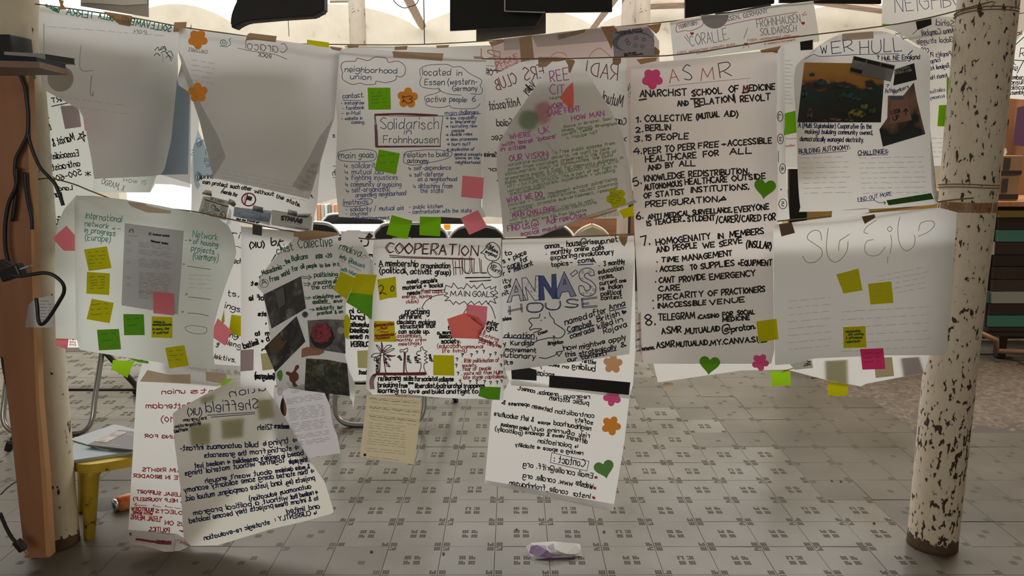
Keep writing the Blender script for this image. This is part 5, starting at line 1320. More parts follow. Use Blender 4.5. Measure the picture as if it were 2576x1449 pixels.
# coralle contact poster: upper and lower sheets
s = Sheet('paper_poster', 'upper reversed sheet behind the blue block-letter poster, with black tape at its foot', pts('b', '180,-900 1300,-900 1305,0 1285,300 1250,425 560,330 230,310 175,180'), 2.745, PAP, .004)
s.write('k', 3.2, 'b', '960 130 845 108 42 within\n955 185 755 160 46 building\n725 160 672 155 28 on\n645 150 535 135 28 secur\n600 235 450 220 44 socias'); s.draw('k', 3, 'b', '480,140 492,165'); s.tape('b', '228,178 378,155 448,175 448,268 232,255', TAPEK); s.tape('b', '560,220 800,240 1262,283 1248,392 800,345 555,325', TAPEK); s.done()
s.note('peach', 'orange flower note with dark centre under the block-letter poster', flower('b', 1110, 122, 86, -1.5, 5, .2), lift=.005); s.note('peach', 'orange flower note at the right edge of the block-letter poster', flower('a', 1320, 450, 50, 0, 5, .18), lift=.003); s.note('pink', 'pink note dimly behind the right of the block-letter poster', pts('a', '1030,560 1110,550 1110,700 1040,690'), lift=None); s.note('grey', 'round grey sticker at the top right of the block-letter poster', disc('a', 1275, 190, 82), name='round_sticker', cat='sticker', lift=None)
s = Sheet('paper_poster', 'lower reversed poster with framed Contact heading and web addresses', pts('b', '235,230 560,270 1262,340 1252,425 1210,800 1110,1402 900,1340 5,1160 0,1130 60,445 170,350'), 2.751, PAP, .005)
s.write('k', 3, 'b', '''910 425 680 418 36 regroup
662 405 470 385 36 , organize
460 380 285 345 36 , connect,
900 480 560 435 40 public kitchen
945 590 610 550 38 contradiction
580 540 408 505 38 between
385 490 205 480 32 openness
172 475 145 465 32 &
935 650 780 620 38 safety
918 700 595 650 42 neighbourhood
565 650 460 640 26 space
420 625 78 570 40 & left subculture
905 765 718 735 40 risk of
738 730 395 695 34 burning out/
378 700 138 660 32 being conscious
885 815 705 770 40 different
690 765 350 730 32 views & opinions
325 740 88 700 36 (politically)
805 855 458 805 40 { polarisation
850 912 262 835 32 renting a space } stability
865 1015 600 975 64 Contact :
932 1115 805 1090 44 Email:
778 1090 330 1010 46 coralle@riff. org
930 1210 785 1170 44 Website:
758 1180 330 1110 46 www. coralle. org
915 1290 765 1265 40 Insta:
715 1255 210 1170 44 coralle_frohnhausen''')
s.write('r', 3, 'b', '975 1118 948 1115 30 *\n965 1212 938 1208 30 *\n955 1300 928 1292 30 *'); s.draw('b', 2, 'b', '580,892 902,968 885,1052 568,978 580,892', sm=False); s.done()
s.patch('rolled_foot', pts('b', '5,1132 200,1165 700,1265 950,1310 1122,1340 1110,1402 900,1360 500,1270 5,1162'), .012, PAP, s.o)
s.note('pinkbright', 'pink flower note cut by black tape', flower('b', 1105, 410, 80, .5, 5, .2), lift=.005); s.note('orange', 'orange flower note on the lower reversed poster', flower('b', 1095, 658, 86, .15, 5, .2), lift=.005); s.note('sage', 'green heart note on the lower reversed poster', heart('b', 1035, 1030, 88, -.25), lift=.005)
# small things behind
s = Sheet('printed_letter', 'printed white letter hanging left of the chrome chair leg', pts('d', '60,100 560,60 900,190 990,400 1030,700 1110,900 1165,1185 640,1265 100,900 50,300'), 2.756, THIN, .004, cat='letter')
s.scr('f', 1, 'd', 350, 160, 540, 130, 2, 0, 25, 1)
for y, n in ((290, 4), (460, 8), (700, 6), (900, 3), (1010, 3)): s.scr('f', 1, 'd', 260 + (y - 290) * .2, y, 860 + (y - 290) * .18, y - 90, n, 3, 27, 1)
s.done()
s = Sheet('music_sheet', 'cream music sheet hanging below the cooperation poster', pts('8', '190,85 595,110 590,250 545,610 135,550'), 2.686, SONG, .003, cat='sheet music')
for k, (y0, y1) in enumerate(((105, 135), (170, 205), (235, 275))):
    s.draw('f', 1, '8', f'210,{y0} 590,{y1}', f'208,{y0 + 14} 588,{y1 + 14}', sm=False); s.scr('k', 1.1, '8', 205, y0 + 8, 570, y1 + 12, 1, 0, 10, 5); s.scr('f', 1, '8', 215, y0 + 32, 560, y1 + 36, 1, 0, 10, 2)
for y, n in ((295, 3), (355, 3), (415, 3), (485, 2)): s.scr('f', 1, '8', 205 - (y - 295) * .1, y, 480, y + 30, n, -2, 18, 1)
s.patch('ink_patch', disc('8', 173, 537, 11), .002, INK['k'], s.o); s.scr('f', 1, '8', 210, 550, 430, 578, 1, 0, 5, 1); s.done()
s = Sheet('paper_strip', 'thin curled paper strip hanging point-down below the collage', pts('d', '1310,-120 1420,80 1370,440 1340,120'), 2.70, PAPG, .002, cat='paper')
# reversed red poster reaching the floor, with a rolled foot
s = Sheet('paper_poster', 'long poster with mirrored red writing reaching down to the floor', pts('c', '930,170 1760,220 1820,480 1500,1000 1240,1330 1225,1390 1140,1300 835,1275 860,850 890,320'), 2.783, PAP, .005)
s.write('r', 3, 'c', '1205 385 1055 392 30 union'); s.write('r', 3, '7', '''1710 70 1440 75 34 ants
1990 60 1960 62 34 S
1495 188 1100 185 40 , Rotterdam
1300 290 1215 290 40 10)
1450 420 1090 405 24 HOUSING FOR
1430 670 1075 660 26 CLAIM RIGHTS
1480 730 1005 705 26 CIPATE IN BROADER
1500 860 1030 825 26 YOUR, LEGAL SUPPORT
1500 900 1005 880 24 IF YOU, HELP YOURSELF)
1490 995 1150 970 26 + PROJECTS;
1155 965 990 955 26 BUURTCREW
1150 990 1000 980 18 WITH SOME
1500 1090 1240 1060 32 FOCUS ON
1215 1040 985 1020 34 "LEGAL MEANS
1430 1120 1350 1118 18 for
1275 1122 1120 1110 34 POLITICS,
2010 105 2035 100 20 A''')
s.draw('r', 2, '7', '1105,920 1015,912 1030,900', '1015,912 1030,925', '1210,930 1155,920 1165,912', '1300,935 1245,925 1255,918', '1360,942 1315,935'); s.tape('c', '960,235 1100,265 1240,262 1240,325 1100,318 910,310', TAPEP); s.tape('4', '1550,1350 1700,1365 1720,1449 1550,1420', TAPEP); s.done()
s.patch('rolled_foot', pts('c', '815,1275 1000,1290 1120,1310 1150,1340 1130,1420 1125,1432 980,1390 850,1365 822,1330'), .05, PAP, s.o, .0)
s.patch('foot_underside', pts('c', '1125,1432 1135,1350 1150,1300 1200,1330 1238,1380'), .045, PAP, s.o)
s.write('m', 5, 'c', '1015 1362 885 1342 16 ========\n1110 1370 1020 1362 18 HANDEN'); s.write('k', 2, 'c', '855 1312 845 1312 16 8'); s.write('r', 1.6, 'c', '1230 1385 1150 1350 16 MONEY'); s.scr('P', 1, 'c', 850, 1345, 1110, 1400, 2, 5, 16, 2)
for k_ in s.inks: s.inks[k_] = [(a_, b_, .052) for a_, b_, _ in s.inks[k_]]
s.done()
s.note('lime', 'leaf-green scrap above the Sheffield sheet', pts('s', '395,80 440,45 480,35 475,60 430,90 395,102'), off=.03)
# Sheffield sheet
s = Sheet('paper_poster', 'reversed sheet with dark blue writing headed Sheffield (UK), lowest on the left', pts('s', '15,315 60,280 300,150 400,100 480,55 560,40 680,60 760,120 900,340 1100,690 1220,860 1290,1090 1285,1105 1060,1170 800,1230 370,1360 140,1365 100,1290 75,900 30,560'), 2.74, paper('cream_white_paper', (.78, .765, .69)), .007, curl=-.004)
s.write('n', 3, 's', '''750 130 470 185 66 ution
695 275 280 310 82 Sheffield
245 325 135 328 52 (UK)''')
s.write('k', 2.6, 's', '''282 362 98 380 26 instagram:
235 400 28 432 26 @cooperation.
135 450 28 470 26 sheffield''')
s.write('n', 3.4, 's', '''935 435 820 432 38 members:
805 438 690 445 40 12ish
1000 540 780 570 46 } trying
760 565 735 570 32 to
690 578 75 610 42 build autonomous infrast-
1015 600 770 630 42 } starting
750 630 630 640 40 from
600 645 265 665 40 the grassroots
1050 640 880 670 38 based in
860 670 190 745 38 people's assemblies } realised just
1080 695 940 715 38 bring people
900 700 112 808 42 together without material things
1100 750 830 785 34 & make decisions
800 790 275 865 38 about wasn't enough
1135 785 840 830 40 } then started
815 830 108 940 42 doing some solidarity economy
1140 840 910 880 40 projects (eg.
880 880 118 1010 42 land justice campaigns, mutual aid,
1110 905 625 1010 38 autonomous education)
1165 950 950 995 36 } realised that
925 1000 180 1120 40 without a political program
1170 1000 830 1060 36 to & inform these
810 1060 148 1185 40 projects they become isolated
1180 1065 920 1110 40 and limited
1155 1115 830 1170 38 { CURRENTLY :
785 1190 590 1240 36 strategic
560 1250 265 1320 38 re-evaluation''', .95)
s.draw('n', 2.4, 's', '665,305 290,330', '665,318 320,345', sm=False); s.done()
for q, lb in (('145,400 320,385 315,560 165,570', 'pale yellow square showing through the Sheffield sheet, left'), ('400,365 585,345 575,500 410,515', 'pale yellow square showing through the Sheffield sheet, right'), ('680,200 800,190 820,340 700,360', 'pale yellow square at the right edge of the Sheffield sheet header'), ('240,190 350,160 345,215 240,240', 'pale yellow square at the upper left of the Sheffield sheet')):
    s.note('khaki', lb, pts('s', q), back=True)
e_ = Sheet('earring_tag', 'small dark leaf-shaped pendant hanging beneath the collage', smooth_path(pts('d', '210,265 245,340 268,440 262,540 240,572 200,540 165,450 175,340'), 3, True), 2.68, NOTE['brown'], .002, cat='pendant')
e_.patch('dark_face', smooth_path(pts('d', '210,265 225,340 222,440 225,540 240,572 200,540 165,450 175,340'), 3, True), .002, TAPEK, e_.o)
tube_obj('loop', [P(*fx('d', 212, 268), 2.68), P(*fx('d', 205, 235), 2.66)], .001, BLK, None, label='short thread holding the leaf-shaped pendant', category='thread')

# ------------------------------------------------ lower front row
s = Sheet('paper_poster', 'translucent side sheet behind the left edge of the network poster', pts('4', '480,130 575,20 620,40 600,1110 420,1102 412,800 415,400 430,250'), 2.695, PAPG, .004)
s.done(); s.note('pink', 'pink note corner at the left edge of the network poster', pts('4', '395,345 500,250 570,330 580,440 480,440'), lift=None, off=.003); s.note('pink', 'small pink note at the lower left corner of the network poster', pts('4', '425,1100 517,1103 512,1150 505,1183 420,1150'))
s.write('P', 1.4, '4', '570 1115 525 1112 14 very\n568 1135 525 1130 14 bring\n570 1155 525 1150 14 living'); s.done()
s = Sheet('paper_poster', 'network poster with teal writing and yellow notes, lower left', pts('4', '560,60 580,25 700,25 950,55 1200,100 1450,150 1640,190 1720,250 1760,330 1780,450 1760,540 1720,640 1650,850 1612,1000 1605,1200 1622,1332 1400,1310 900,1235 600,1185 580,1115 572,1105'), 2.66, PAPG, .008)
s.write('t', 2.2, '4', '''640 195 915 225 48 International
638 250 815 272 40 network
845 285 905 285 30 <-
636 298 865 328 40 in progress
640 358 830 372 46 (Europe)
1450 335 1638 360 48 Network
1392 368 1440 370 22 ->
1455 385 1640 412 40 of housing
1440 435 1610 465 40 projects
1452 500 1640 520 50 (Germany)
1378 548 1390 548 22 >
1395 775 1410 775 22 >
1368 908 1382 908 22 >''')
s.draw('g', 1.8, '4', '1410,555 1500,568 1585,580', '1420,788 1500,795 1588,808', '1412,908 1500,915 1570,930'); s.draw('f', 2, '4', '1395,1015 1440,1002 1540,1015 1558,1030 1545,1060 1480,1065 1410,1045 1395,1015')
s.scr('F', 1, '4', 1420, 620, 1600, 630, 4, 0, 32, 2); s.tape('4', '960,70 1080,80 1110,100 1290,140 1285,160 1110,152 985,105', TAPEP); s.done()
L_ = s.note(THIN, 'printed grey-lilac letter in the middle of the network poster', pts('4', '940,232 1385,290 1340,920 915,850'), .003, None, None, 'printed_letter', 'letter')
s.write('k', 2.4, '4', '1120 325 1138 325 26 M\n1150 322 1275 335 14 Manifesto Syndikat\n1135 372 1265 392 14 Mietshauser Syndikat'); s.inks['k'] = [(1.3, b_, .0045) for a_, b_, _ in s.inks['k']]
s.draw('f', 4, '4', '975,300 980,282 1000,282 1002,302'); s.scr('f', 1, '4', 965, 325, 1075, 335, 1, 0, 9, 1)
for y, n in ((375, 4), (430, 4), (500, 6), (600, 8), (680, 8), (740, 6)): s.scr('f', 1, '4', 1045, y, 1290, y + 22, n, 0, 11, 1)
for y in (370, 428, 520, 635, 690): s.scr('k', 1.2, '4', 955, y, 985, y + 4, 2, 0, 9, 1)
s.inks['f'] = [(a_, b_, .0045) for a_, b_, _ in s.inks['f']]; s.done()
NT = [('yellow', '632,430 805,406 840,570 668,592', 'yellow note nearest the Europe heading, top of three', 4), ('yellow', '655,598 828,610 822,773 650,762', 'yellow note in the middle of the left three on the network poster', 5), ('yellow', '690,800 857,832 825,985 652,955', 'tilted yellow note, lowest of the left three on the network poster', 3),
      ('pink', '1155,750 1312,760 1310,927 1155,910', 'pink note on the foot of the lilac letter', 0), ('heart', '928,916 1083,918 1090,1075 935,1076', 'upper green note on the network poster', 2), ('heart', '730,1035 895,1028 912,1182 745,1190', 'lower green note on the network poster', 2),
      ('yellow', '1143,933 1298,940 1298,1098 1140,1093', 'yellow note with black handwriting on the network poster', 0), ('yellow', '1243,1170 1388,1150 1422,1305 1275,1327', 'yellow note over the foot of the network poster', 3)]
for k_, q, lb, n in NT: s.note(k_, lb, pts('4', q), off=.006, lift=.01, scr=(n, 'g') if n else None)
s.write('g', 2, '4', '1155 980 1240 985 16 access to\n1148 1003 1290 1003 16 cleaning/accounts\n1150 1038 1270 1032 16 in many, like\n1155 1065 1268 1062 16 if could live?'); s.inks['g'] = [(a_, b_, .014) for a_, b_, _ in s.inks['g']]; s.done()
s.note('lime', 'bright lime note bending down below the network poster', pts('4', '850,1262 1018,1272 985,1330 960,1397 900,1365 838,1332'), off=-.01, lift=.02); s.note('heart', 'dark green edge of a note under the foot of the network poster', pts('4', '960,1245 1120,1272 1118,1290 1040,1280'), off=.004, lift=None)
s.note('pink', 'pink diamond note at the lower right edge of the network poster', pts('4', '1640,948 1745,1042 1695,1155 1608,1095 1612,1010'), off=.004, lift=.004)
# small white slip on the board
t_ = Sheet('printed_slip', 'small printed white slip behind the cable loop under the round shelf', pts('l', '240,1070 300,1020 445,1000 448,1100 435,1265 208,1262'), 2.60, THIN, .002, cat='slip'); t_.scr('k', 1, 'l', 330, 1045, 430, 1045, 7, 0, 26, 1); t_.done()
# Collective collage
s = Sheet('paper_poster', 'collage poster with green handwriting headed Collective and dark photographs', pts('x', '437,112 620,100 795,95 800,300 850,600 850,850 845,1060 880,1180 932,1300 912,1440 875,1370 520,1330 525,1275 400,1310 345,1340 320,1390 280,1150 240,830 195,560 150,515 165,440 260,310 435,130'), 2.67, PAP, .007)
s.write('g', 3, 'x', '''305 250 435 215 62 chist
475 205 742 185 80 Collective
190 418 342 365 38 Macedonia
352 350 365 347 20 -
378 330 410 315 34 the
425 305 550 282 40 Balkans
612 285 740 275 32 888 <20
250 470 322 450 38 free
345 432 408 405 40 world
430 388 522 358 36 for all
540 362 620 350 30 people
645 355 670 350 28 to
690 352 725 345 28 live
752 345 802 338 28 in b
600 430 785 425 34 politicising
592 490 735 482 32 creating
752 480 780 476 32 alt
580 530 760 520 32 the critic
592 605 750 590 28 stimulating
765 598 812 590 26 sel
588 640 705 630 28 apathetic
755 635 825 630 24 envir
615 695 758 682 28 solidarity
785 685 825 680 26 ler
625 732 740 718 26 practical
765 722 825 715 24 & on
170 440 185 428 16 r''')
s.write('n', 2.4, 'x', '185 495 228 485 40 A'); s.draw('f', 2, 'x', ' '.join(f'{203 + 34 * math.cos(a * .5):.0f},{482 + 32 * math.sin(a * .5):.0f}' for a in range(14))); s.draw('g', 2.4, 'x', '500,425 575,432 555,415', '555,455 580,430', '500,440 560,442', '515,480 570,485 550,472', '518,498 560,495', '550,505 570,486', '525,590 575,598 555,585', '528,605 560,605', '560,688 600,690 588,680', '585,700 602,690', '600,640 730,640', '270,290 295,250', '260,305 300,255', sm=False)
s.tape('x', '440,72 600,60 795,80 792,100 640,128 500,148 470,115 435,110'); s.done()
BKP = lambda n, g, sc=3: PHO(n, [(.30, (.012, .012, .015)), (.46, (.022, .022, .027)), (.58, (.06, .06, .065)), (.7, (.20, .19, .19))], sc, g)
clip(s, 'photo_print', 'dark photograph of a window and table, upper in the collage', 'x', '195,572 495,424 535,680 262,840', BKP('night_window_photo', -.0), .005, 'photo')
s.patch('window_light', pts('x', '290,545 360,510 372,645 320,680'), .0095, mat('dim_window_print', (.10, .10, .095), .5), s.o)
clip(s, 'photo_print', 'dark photograph of people around a table, middle left of the collage', 'x', '205,985 460,740 530,942 290,1185', BKP('table_photo', 0, 2.5), .010, 'photo'); s.patch('lamp_lit_wall', pts('x', '235,960 320,880 350,940 390,930 350,1000 270,1050 240,1010'), .0145, mat('warm_brown_print', (.11, .07, .035), .5), s.o)
clip(s, 'photo_print', 'photograph of a bowl of red food, right side of the collage', 'x', '545,775 700,765 840,770 848,1038 565,995', PHO('food_photo', [(.36, (.05, .045, .05)), (.5, (.16, .15, .16)), (.62, (.22, .20, .20))], 3, .15), .005, 'photo')
s.patch('black_bowl', disc('x', 660, 905, 92), .0095, mat('black_bowl_print', (.012, .01, .012), .5), s.o); s.patch('red_food', flower('x', 655, 875, 84, .2, 9, .08), .0105, PHO('red_food_print', [(.35, (.10, .012, .02)), (.6, (.38, .05, .07))], 5, .0), s.o); s.patch('white_cup', disc('x', 812, 855, 28), .0105, mat('cup_print', (.4, .4, .42), .5), s.o)
clip(s, 'photo_print', 'dark photograph of a seated crowd under trees, foot of the collage', 'x', '535,1075 700,1085 860,1115 882,1375 522,1330', PHO('crowd_photo', [(.36, (.015, .016, .012)), (.5, (.04, .045, .03)), (.6, (.09, .10, .06)), (.68, (.18, .17, .14))], 6, .15), .005, 'photo')
clip(s, 'paper_cutout', 'reddish-brown wavy hand cut-out between the photographs', 'x', '500,1000 540,985 600,985 660,1000 685,1025 640,1050 560,1055 498,1070', NOTE['rust'], .012, 'cutout')
s.note(NOTE['brown'], 'dark brown rounded figure cut-out at the foot of the collage', smooth_path(pts('x', '455,1130 475,1128 480,1150 455,1180 475,1200 475,1240 450,1265 468,1290 455,1302 430,1295 425,1270 405,1250 400,1215 380,1205 375,1185 395,1178 415,1190 435,1175 445,1150'), 2, True), .006, None, None, 'paper_cutout', 'cutout')
s.note('sage', 'small green and brown cut-out at the lower left of the collage', smooth_path(pts('x', '305,1190 325,1170 345,1175 350,1215 335,1255 315,1240 305,1215'), 2, True), .006, None, None, 'paper_cutout', 'cutout')
s.patch('ink_patch', disc('x', 527, 728, 25), .003, INK['d'], s.o); s.draw('k', 1.4, 'x', '515,720 540,720', '515,730 540,730', '527,710 527,750'); s.draw('F', 1.6, 'x', ' '.join(f'{328 + 18 * math.cos(a * .5):.0f},{1340 + 25 * math.sin(a * .5):.0f}' for a in range(14))); s.inks['k'] = [(1.4, b_, .004) for a_, b_, _ in s.inks['k']]; s.done()
# the other half of that collage's fold, to the right
s = Sheet('paper_poster', 'wedge of sheet with green words and an address, right of the collage header', pts('x', '792,120 860,60 960,60 1000,95 940,105 1060,300 1070,420 850,640 800,420 795,250'), 2.655, PAP, .004)
s.write('g', 2.6, 'x', '795 210 962 268 58 rmokva\n800 278 845 300 30 info'); s.write('t', 2.2, 'x', '870 310 995 362 32 @bob.usrk\n812 378 925 420 30 with retur'); s.write('k', 3, 'x', '795 140 818 135 28 or'); s.draw('f', 2, 'x', '970,280 1000,255 1020,280', '985,290 1005,275', '870,335 970,382', '810,300 840,315'); s.done()
s.note('yellow', 'left yellow note overlapping the collage edge beside the cooperation poster', pts('x', '810,388 928,440 890,540 855,608 750,530'), off=.006); s.note('yellow', 'upper right yellow note between collage and cooperation poster', pts('x', '930,405 1095,415 1065,575 890,553'), off=.012)
s.note('heart', 'green note below the two yellow ones beside the cooperation poster', pts('x', '885,555 1065,565 1055,770 950,690 855,632'), off=.008); s.note('yellow', 'narrow yellow note hanging down beside the food photograph', pts('x', '838,745 860,720 888,770 872,930 840,905 832,800'), off=.003, lift=None)
# Cooperation Hull
s = Sheet('paper_poster', 'poster headed COOPERATION HULL with black and red writing and trees', pts('z', '140,45 500,30 1245,30 1252,600 1262,1000 1265,1440 1060,1425 900,1425 650,1410 430,1385 130,1390 70,1330 95,900 105,500'), 2.672, PAP, .006)
s.write('m', 2.6, 'z', '242 160 1038 190 90 COOPERATION\n835 350 1115 325 140 HULL'); s.write('k', 3, 'z', '252 155 1042 180 84 COOPERATION'); s.write('k', 2.4, 'z', '852 345 1125 332 122 HULL')
s.draw('m', 3, 'z', '275,180 500,195 1010,210', '280,195 500,205 900,215', '975,410 1155,395'); s.draw('k', 2.4, 'z', '300,198 1000,218', '930,378 1152,374', '935,372 1150,370', '970,405 1150,400')
s.write('k', 3.8, 'z', '''185 280 218 278 52 A
240 275 525 278 52 membership
550 290 800 292 44 organisation
190 335 410 335 50 (political
428 345 440 330 56 /
455 340 640 345 46 activist
670 345 805 350 44 group)
430 430 530 415 34 meet
548 425 690 412 34 people's
392 480 552 465 36 material
575 460 735 455 34 + social
432 525 540 515 34 needs
412 690 618 690 48 practising
362 730 552 728 38 different
342 775 500 775 36 decision
530 780 672 775 36 making
370 815 670 805 36 structures that
355 858 620 858 38 can scale up.
690 865 812 862 30 a, more
708 898 820 898 36 democra
725 945 888 942 38 society.
1105 775 1215 800 42 unter
1115 825 1210 835 42 ight.
180 1268 370 1262 42 re/learning
398 1268 480 1268 38 skills
495 1272 545 1268 38 for
555 1272 690 1268 38 societal
705 1275 830 1272 38 collapse
175 1325 345 1322 42 breaking
360 1328 430 1325 38 from
498 1330 690 1330 38 liberalist/
690 1332 900 1328 38 patriarchal
920 1332 1100 1325 36 trappings
175 1372 350 1372 42 learning
375 1375 415 1372 36 to
445 1378 535 1375 38 love
560 1380 625 1378 34 and
645 1380 745 1378 38 build
768 1380 850 1378 36 and
868 1382 970 1378 40 fight
990 1378 1040 1375 34 to
440 1298 480 1295 16 the
785 825 795 825 30 t
150 258 155 258 30 .''')
s.write('k', 2.6, 'z', '''805 535 975 535 46 MAIN
995 540 1178 540 46 GOALS
1130 95 1170 130 26 Hull,
1110 120 1215 165 26 Yorkshire,
1105 155 1200 200 26 england
1155 265 1195 290 30 up
1145 300 1230 345 34 Norf!''')
s.write('r', 2.4, 'z', '''550 510 740 505 34 (food coops,
385 552 640 548 30 energy, saving
420 598 525 590 30 clubs)
325 895 555 892 34 (assemblies,
330 928 590 922 26 monthly crew
355 965 550 955 30 meetings)
690 985 900 980 34 (education,
905 988 1085 985 30 communal
735 1025 945 1020 34 life living)
905 1110 1225 1105 34 . little politicisation of
905 1150 1025 1145 28 society
890 1182 1155 1175 34 . fear of people
900 1218 1235 1210 30 . you're not from Hull!
895 1255 1262 1245 32 . late stage capitalism
1055 840 1110 860 30 * K
1050 870 1215 925 30 kitching
1040 905 1240 985 30 independent firms
1050 935 1180 975 32 parties''')
s.draw('k', 2.6, 'z', '750,500 765,440 815,460 830,420 870,470 900,460 920,475 945,425 985,465 1010,440 1030,472 1080,425 1105,470 1150,450 1155,475 1200,450 1190,480 1215,510 1175,525 1215,545 1180,560 1200,600 1150,575 1130,605 1115,575 1075,610 1055,580 1010,608 985,578 950,608 925,580 880,605 850,580 830,608 800,570 755,575 790,545 750,530 780,510 750,500', sm=False)
s.draw('k', 2.6, 'z', '555,640 590,580 660,535 745,520', '548,488 650,484 755,480', '1130,595 1165,640 1195,730', '920,680 960,620', '1065,160 1100,130 1130,80 1180,70 1225,110 1235,170 1210,220 1150,225 1110,200 1100,170 1065,160', '1150,250 1180,240 1230,260 1252,310 1235,360 1190,372 1145,350 1125,300 1150,250', '1165,230 1180,242 1195,240')
for q in ('185,1195 192,1120 195,1035', '245,1195 228,1110 222,1035', '205,1030 160,960 190,980 208,1025', '208,1020 205,935 218,980 215,1025', '215,1020 250,965 295,965 260,990 220,1025', '220,1028 300,990 315,995 270,1020 225,1035', '225,1035 290,1050 325,1052 270,1060 225,1040', '225,1040 270,1070 285,1092 240,1070 220,1045', '200,1030 140,1035 118,1062 170,1060 200,1040', '200,1042 150,1070 145,1095 185,1075 205,1045',
          '395,1195 400,1100 400,1020 370,1020 370,1000 400,1000 430,985 430,1015 415,1025 415,1100 422,1180 435,1200', '530,1210 548,1150 545,1110 520,1108 525,1090 545,1080 510,1070 515,1055 540,1048 510,1040 520,1015 545,1010 545,985 560,975 570,1000 600,1015 580,1030 600,1045 580,1060 605,1075 580,1090 605,1110 578,1120 575,1160 600,1215', '395,1195 430,1205'): s.draw('k', 2.6, 'z', q)
for k in range(5): s.draw('m', 2.4, 'z', f'{170},{1200 + k * 5} {400},{1200 + k * 5} {590},{1195 + k * 6}', f'{110 + k * 8},1340 {105 + k * 8},1270 {130 + k * 8},1220 {180 + k * 3},1200')
s.draw('m', 3, 'z', '190,1190 198,1040', '240,1190 225,1040', '405,1190 407,1020', '210,1010 208,950', '230,1010 290,970', '240,1050 310,1054')
s.write('k', 3, 'z', '160 1070 160 1200 30 defence\n228 1080 255 1155 26 self\n430 1050 430 1115 30 self\n350 1055 372 1095 26 gov\n615 1040 625 1105 26 self\n492 1060 505 1120 26 suff')
for x, y in ((905, 1060), (985, 1060), (1035, 1032), (1092, 1030), (1148, 1058), (1195, 1045), (1245, 1068), (862, 1095), (855, 1150), (870, 1218), (1245, 1145), (1250, 1210), (890, 1285), (975, 1290), (1030, 1288), (1098, 1290), (1152, 1300), (1210, 1295), (1250, 1285)): s.write('k', 2.8, 'z', f'{x - 8} {y + 2} {x + 10} {y} 26 ?')
s.tape('z', '300,28 460,22 460,36 300,40', TAPEP); s.done()
s.note('yellow', 'yellow note reading 20 on the cooperation poster', pts('z', '168,390 330,365 338,545 265,552 190,572'))
s.draw('k', 2, 'z', '180,455 205,440 222,465 200,500 190,515 215,505 248,520', '300,445 285,465 290,490 308,485 312,460 300,445'); s.inks['k'] = [(2, b_, .0125) for a_, b_, _ in s.inks['k']]; s.done()
s.note('yellow', 'yellow note with red contact address at the left edge of the cooperation poster', pts('z', '140,750 317,752 328,932 140,930')); s.write('r', 2, 'z', '145 800 312 785 26 @cooperation\n170 825 250 820 22 _hull\n148 885 312 875 22 www.cooperate\n148 910 275 900 20 -hull.co.uk'); s.draw('r', 2, 'z', '195,848 215,842 240,850 265,842'); s.inks['r'] = [(2, b_, .016) for a_, b_, _ in s.inks['r']]; s.done()
s.note('pink', 'upper right pink note of the overlapping pair on the cooperation poster', pts('z', '945,605 1125,625 1115,780 1080,800 1045,720 940,695'), off=.004); s.note('salmon', 'lower left pink note of the overlapping pair on the cooperation poster', pts('z', '775,732 930,680 1050,720 1108,795 1040,830 1040,905 820,898'), off=.008)
s.note('yellow', 'blank yellow note beside the ring of question marks', pts('z', '655,1045 835,1048 838,1225 655,1220')); s.note('heart', 'green note over the lower right corner of the cooperation poster', pts('z', '1065,1318 1240,1325 1230,1435 1130,1430 1045,1400'), off=.005)
# Anna's House
s = Sheet('paper_poster', 'poster with large blue patterned block letters above the word HOUSE', pts('a', '90,50 500,38 1000,25 1390,10 1395,200 1345,1175 1340,1178 700,1270 120,1345 90,900'), 2.682, PAP, .006)
s.write('k', 3.4, 'a', '''515 138 690 120 50 annas_
728 118 868 108 58 house
872 105 925 98 60 @
932 95 1100 85 46 riseup
1110 90 1230 68 50 .net
575 200 770 175 48 monthly
808 165 945 155 46 online
980 158 1095 142 46 calls
572 255 828 220 50 exploring
850 222 1190 190 50 revolutionary
580 318 740 300 44 topics
760 285 780 282 20 -
838 280 995 268 46 come
1010 275 1015 272 60 !
120 210 185 195 42 to
105 285 330 195 46 s + place
105 328 120 325 20 -
148 338 265 300 44 care
282 285 350 250 50 for
105 405 395 300 46 r + militant
105 485 185 460 42 ity
115 530 175 515 38 as
98 605 155 580 40 nit
1095 310 1300 285 46 3 monthly
1040 388 1285 345 44 education
1048 440 1190 420 42 cycles,
1055 500 1225 470 40 current
1248 475 1312 465 34 one
1058 552 1100 540 40 is
1135 535 1275 525 44 Indian
1065 605 1260 582 42 political
1065 645 1270 628 42 context
712 890 928 830 58 named
950 815 1120 770 56 after
1150 745 1300 700 52 Anna
738 960 985 895 54 Campbell,
1030 862 1248 800 54 British
765 1025 1000 955 50 comrade
1038 930 1185 880 52 killed
1215 872 1285 852 52 in
1095 978 1320 905 52 Rojava
700 1145 825 1120 48 how
855 1130 1020 1095 48 might
1030 1090 1105 1070 42 we
1145 1070 1310 1030 48 apply
715 1205 815 1190 46 this
852 1195 1215 1125 46 strategically
738 1252 830 1240 38 our
878 1230 1130 1185 42 context?
98 848 182 838 34 sles
100 1018 405 1018 50 .ducation
105 1095 130 1090 42 y
175 1090 395 1090 44 Kurdish
120 1150 425 1160 42 movement
105 1205 415 1225 48 lutionary
118 1280 195 1275 42 its
545 1090 690 1070 32 Brighton
448 990 535 960 24 Crown
1265 1110 1312 1100 44 &
525 195 545 190 22 .
1045 310 1060 308 22 .''')
s.draw('b', 3.4, 'a', '150,345 265,312', '838,300 990,290', '1150,755 1310,718', '738,975 1000,892', '860,1205 1215,1140', '105,1015 410,1030'); s.draw('k', 3, 'a', '455,1212 520,1222 600,1195 640,1170', '622,1160 685,1148 650,1200 622,1160', sm=False)
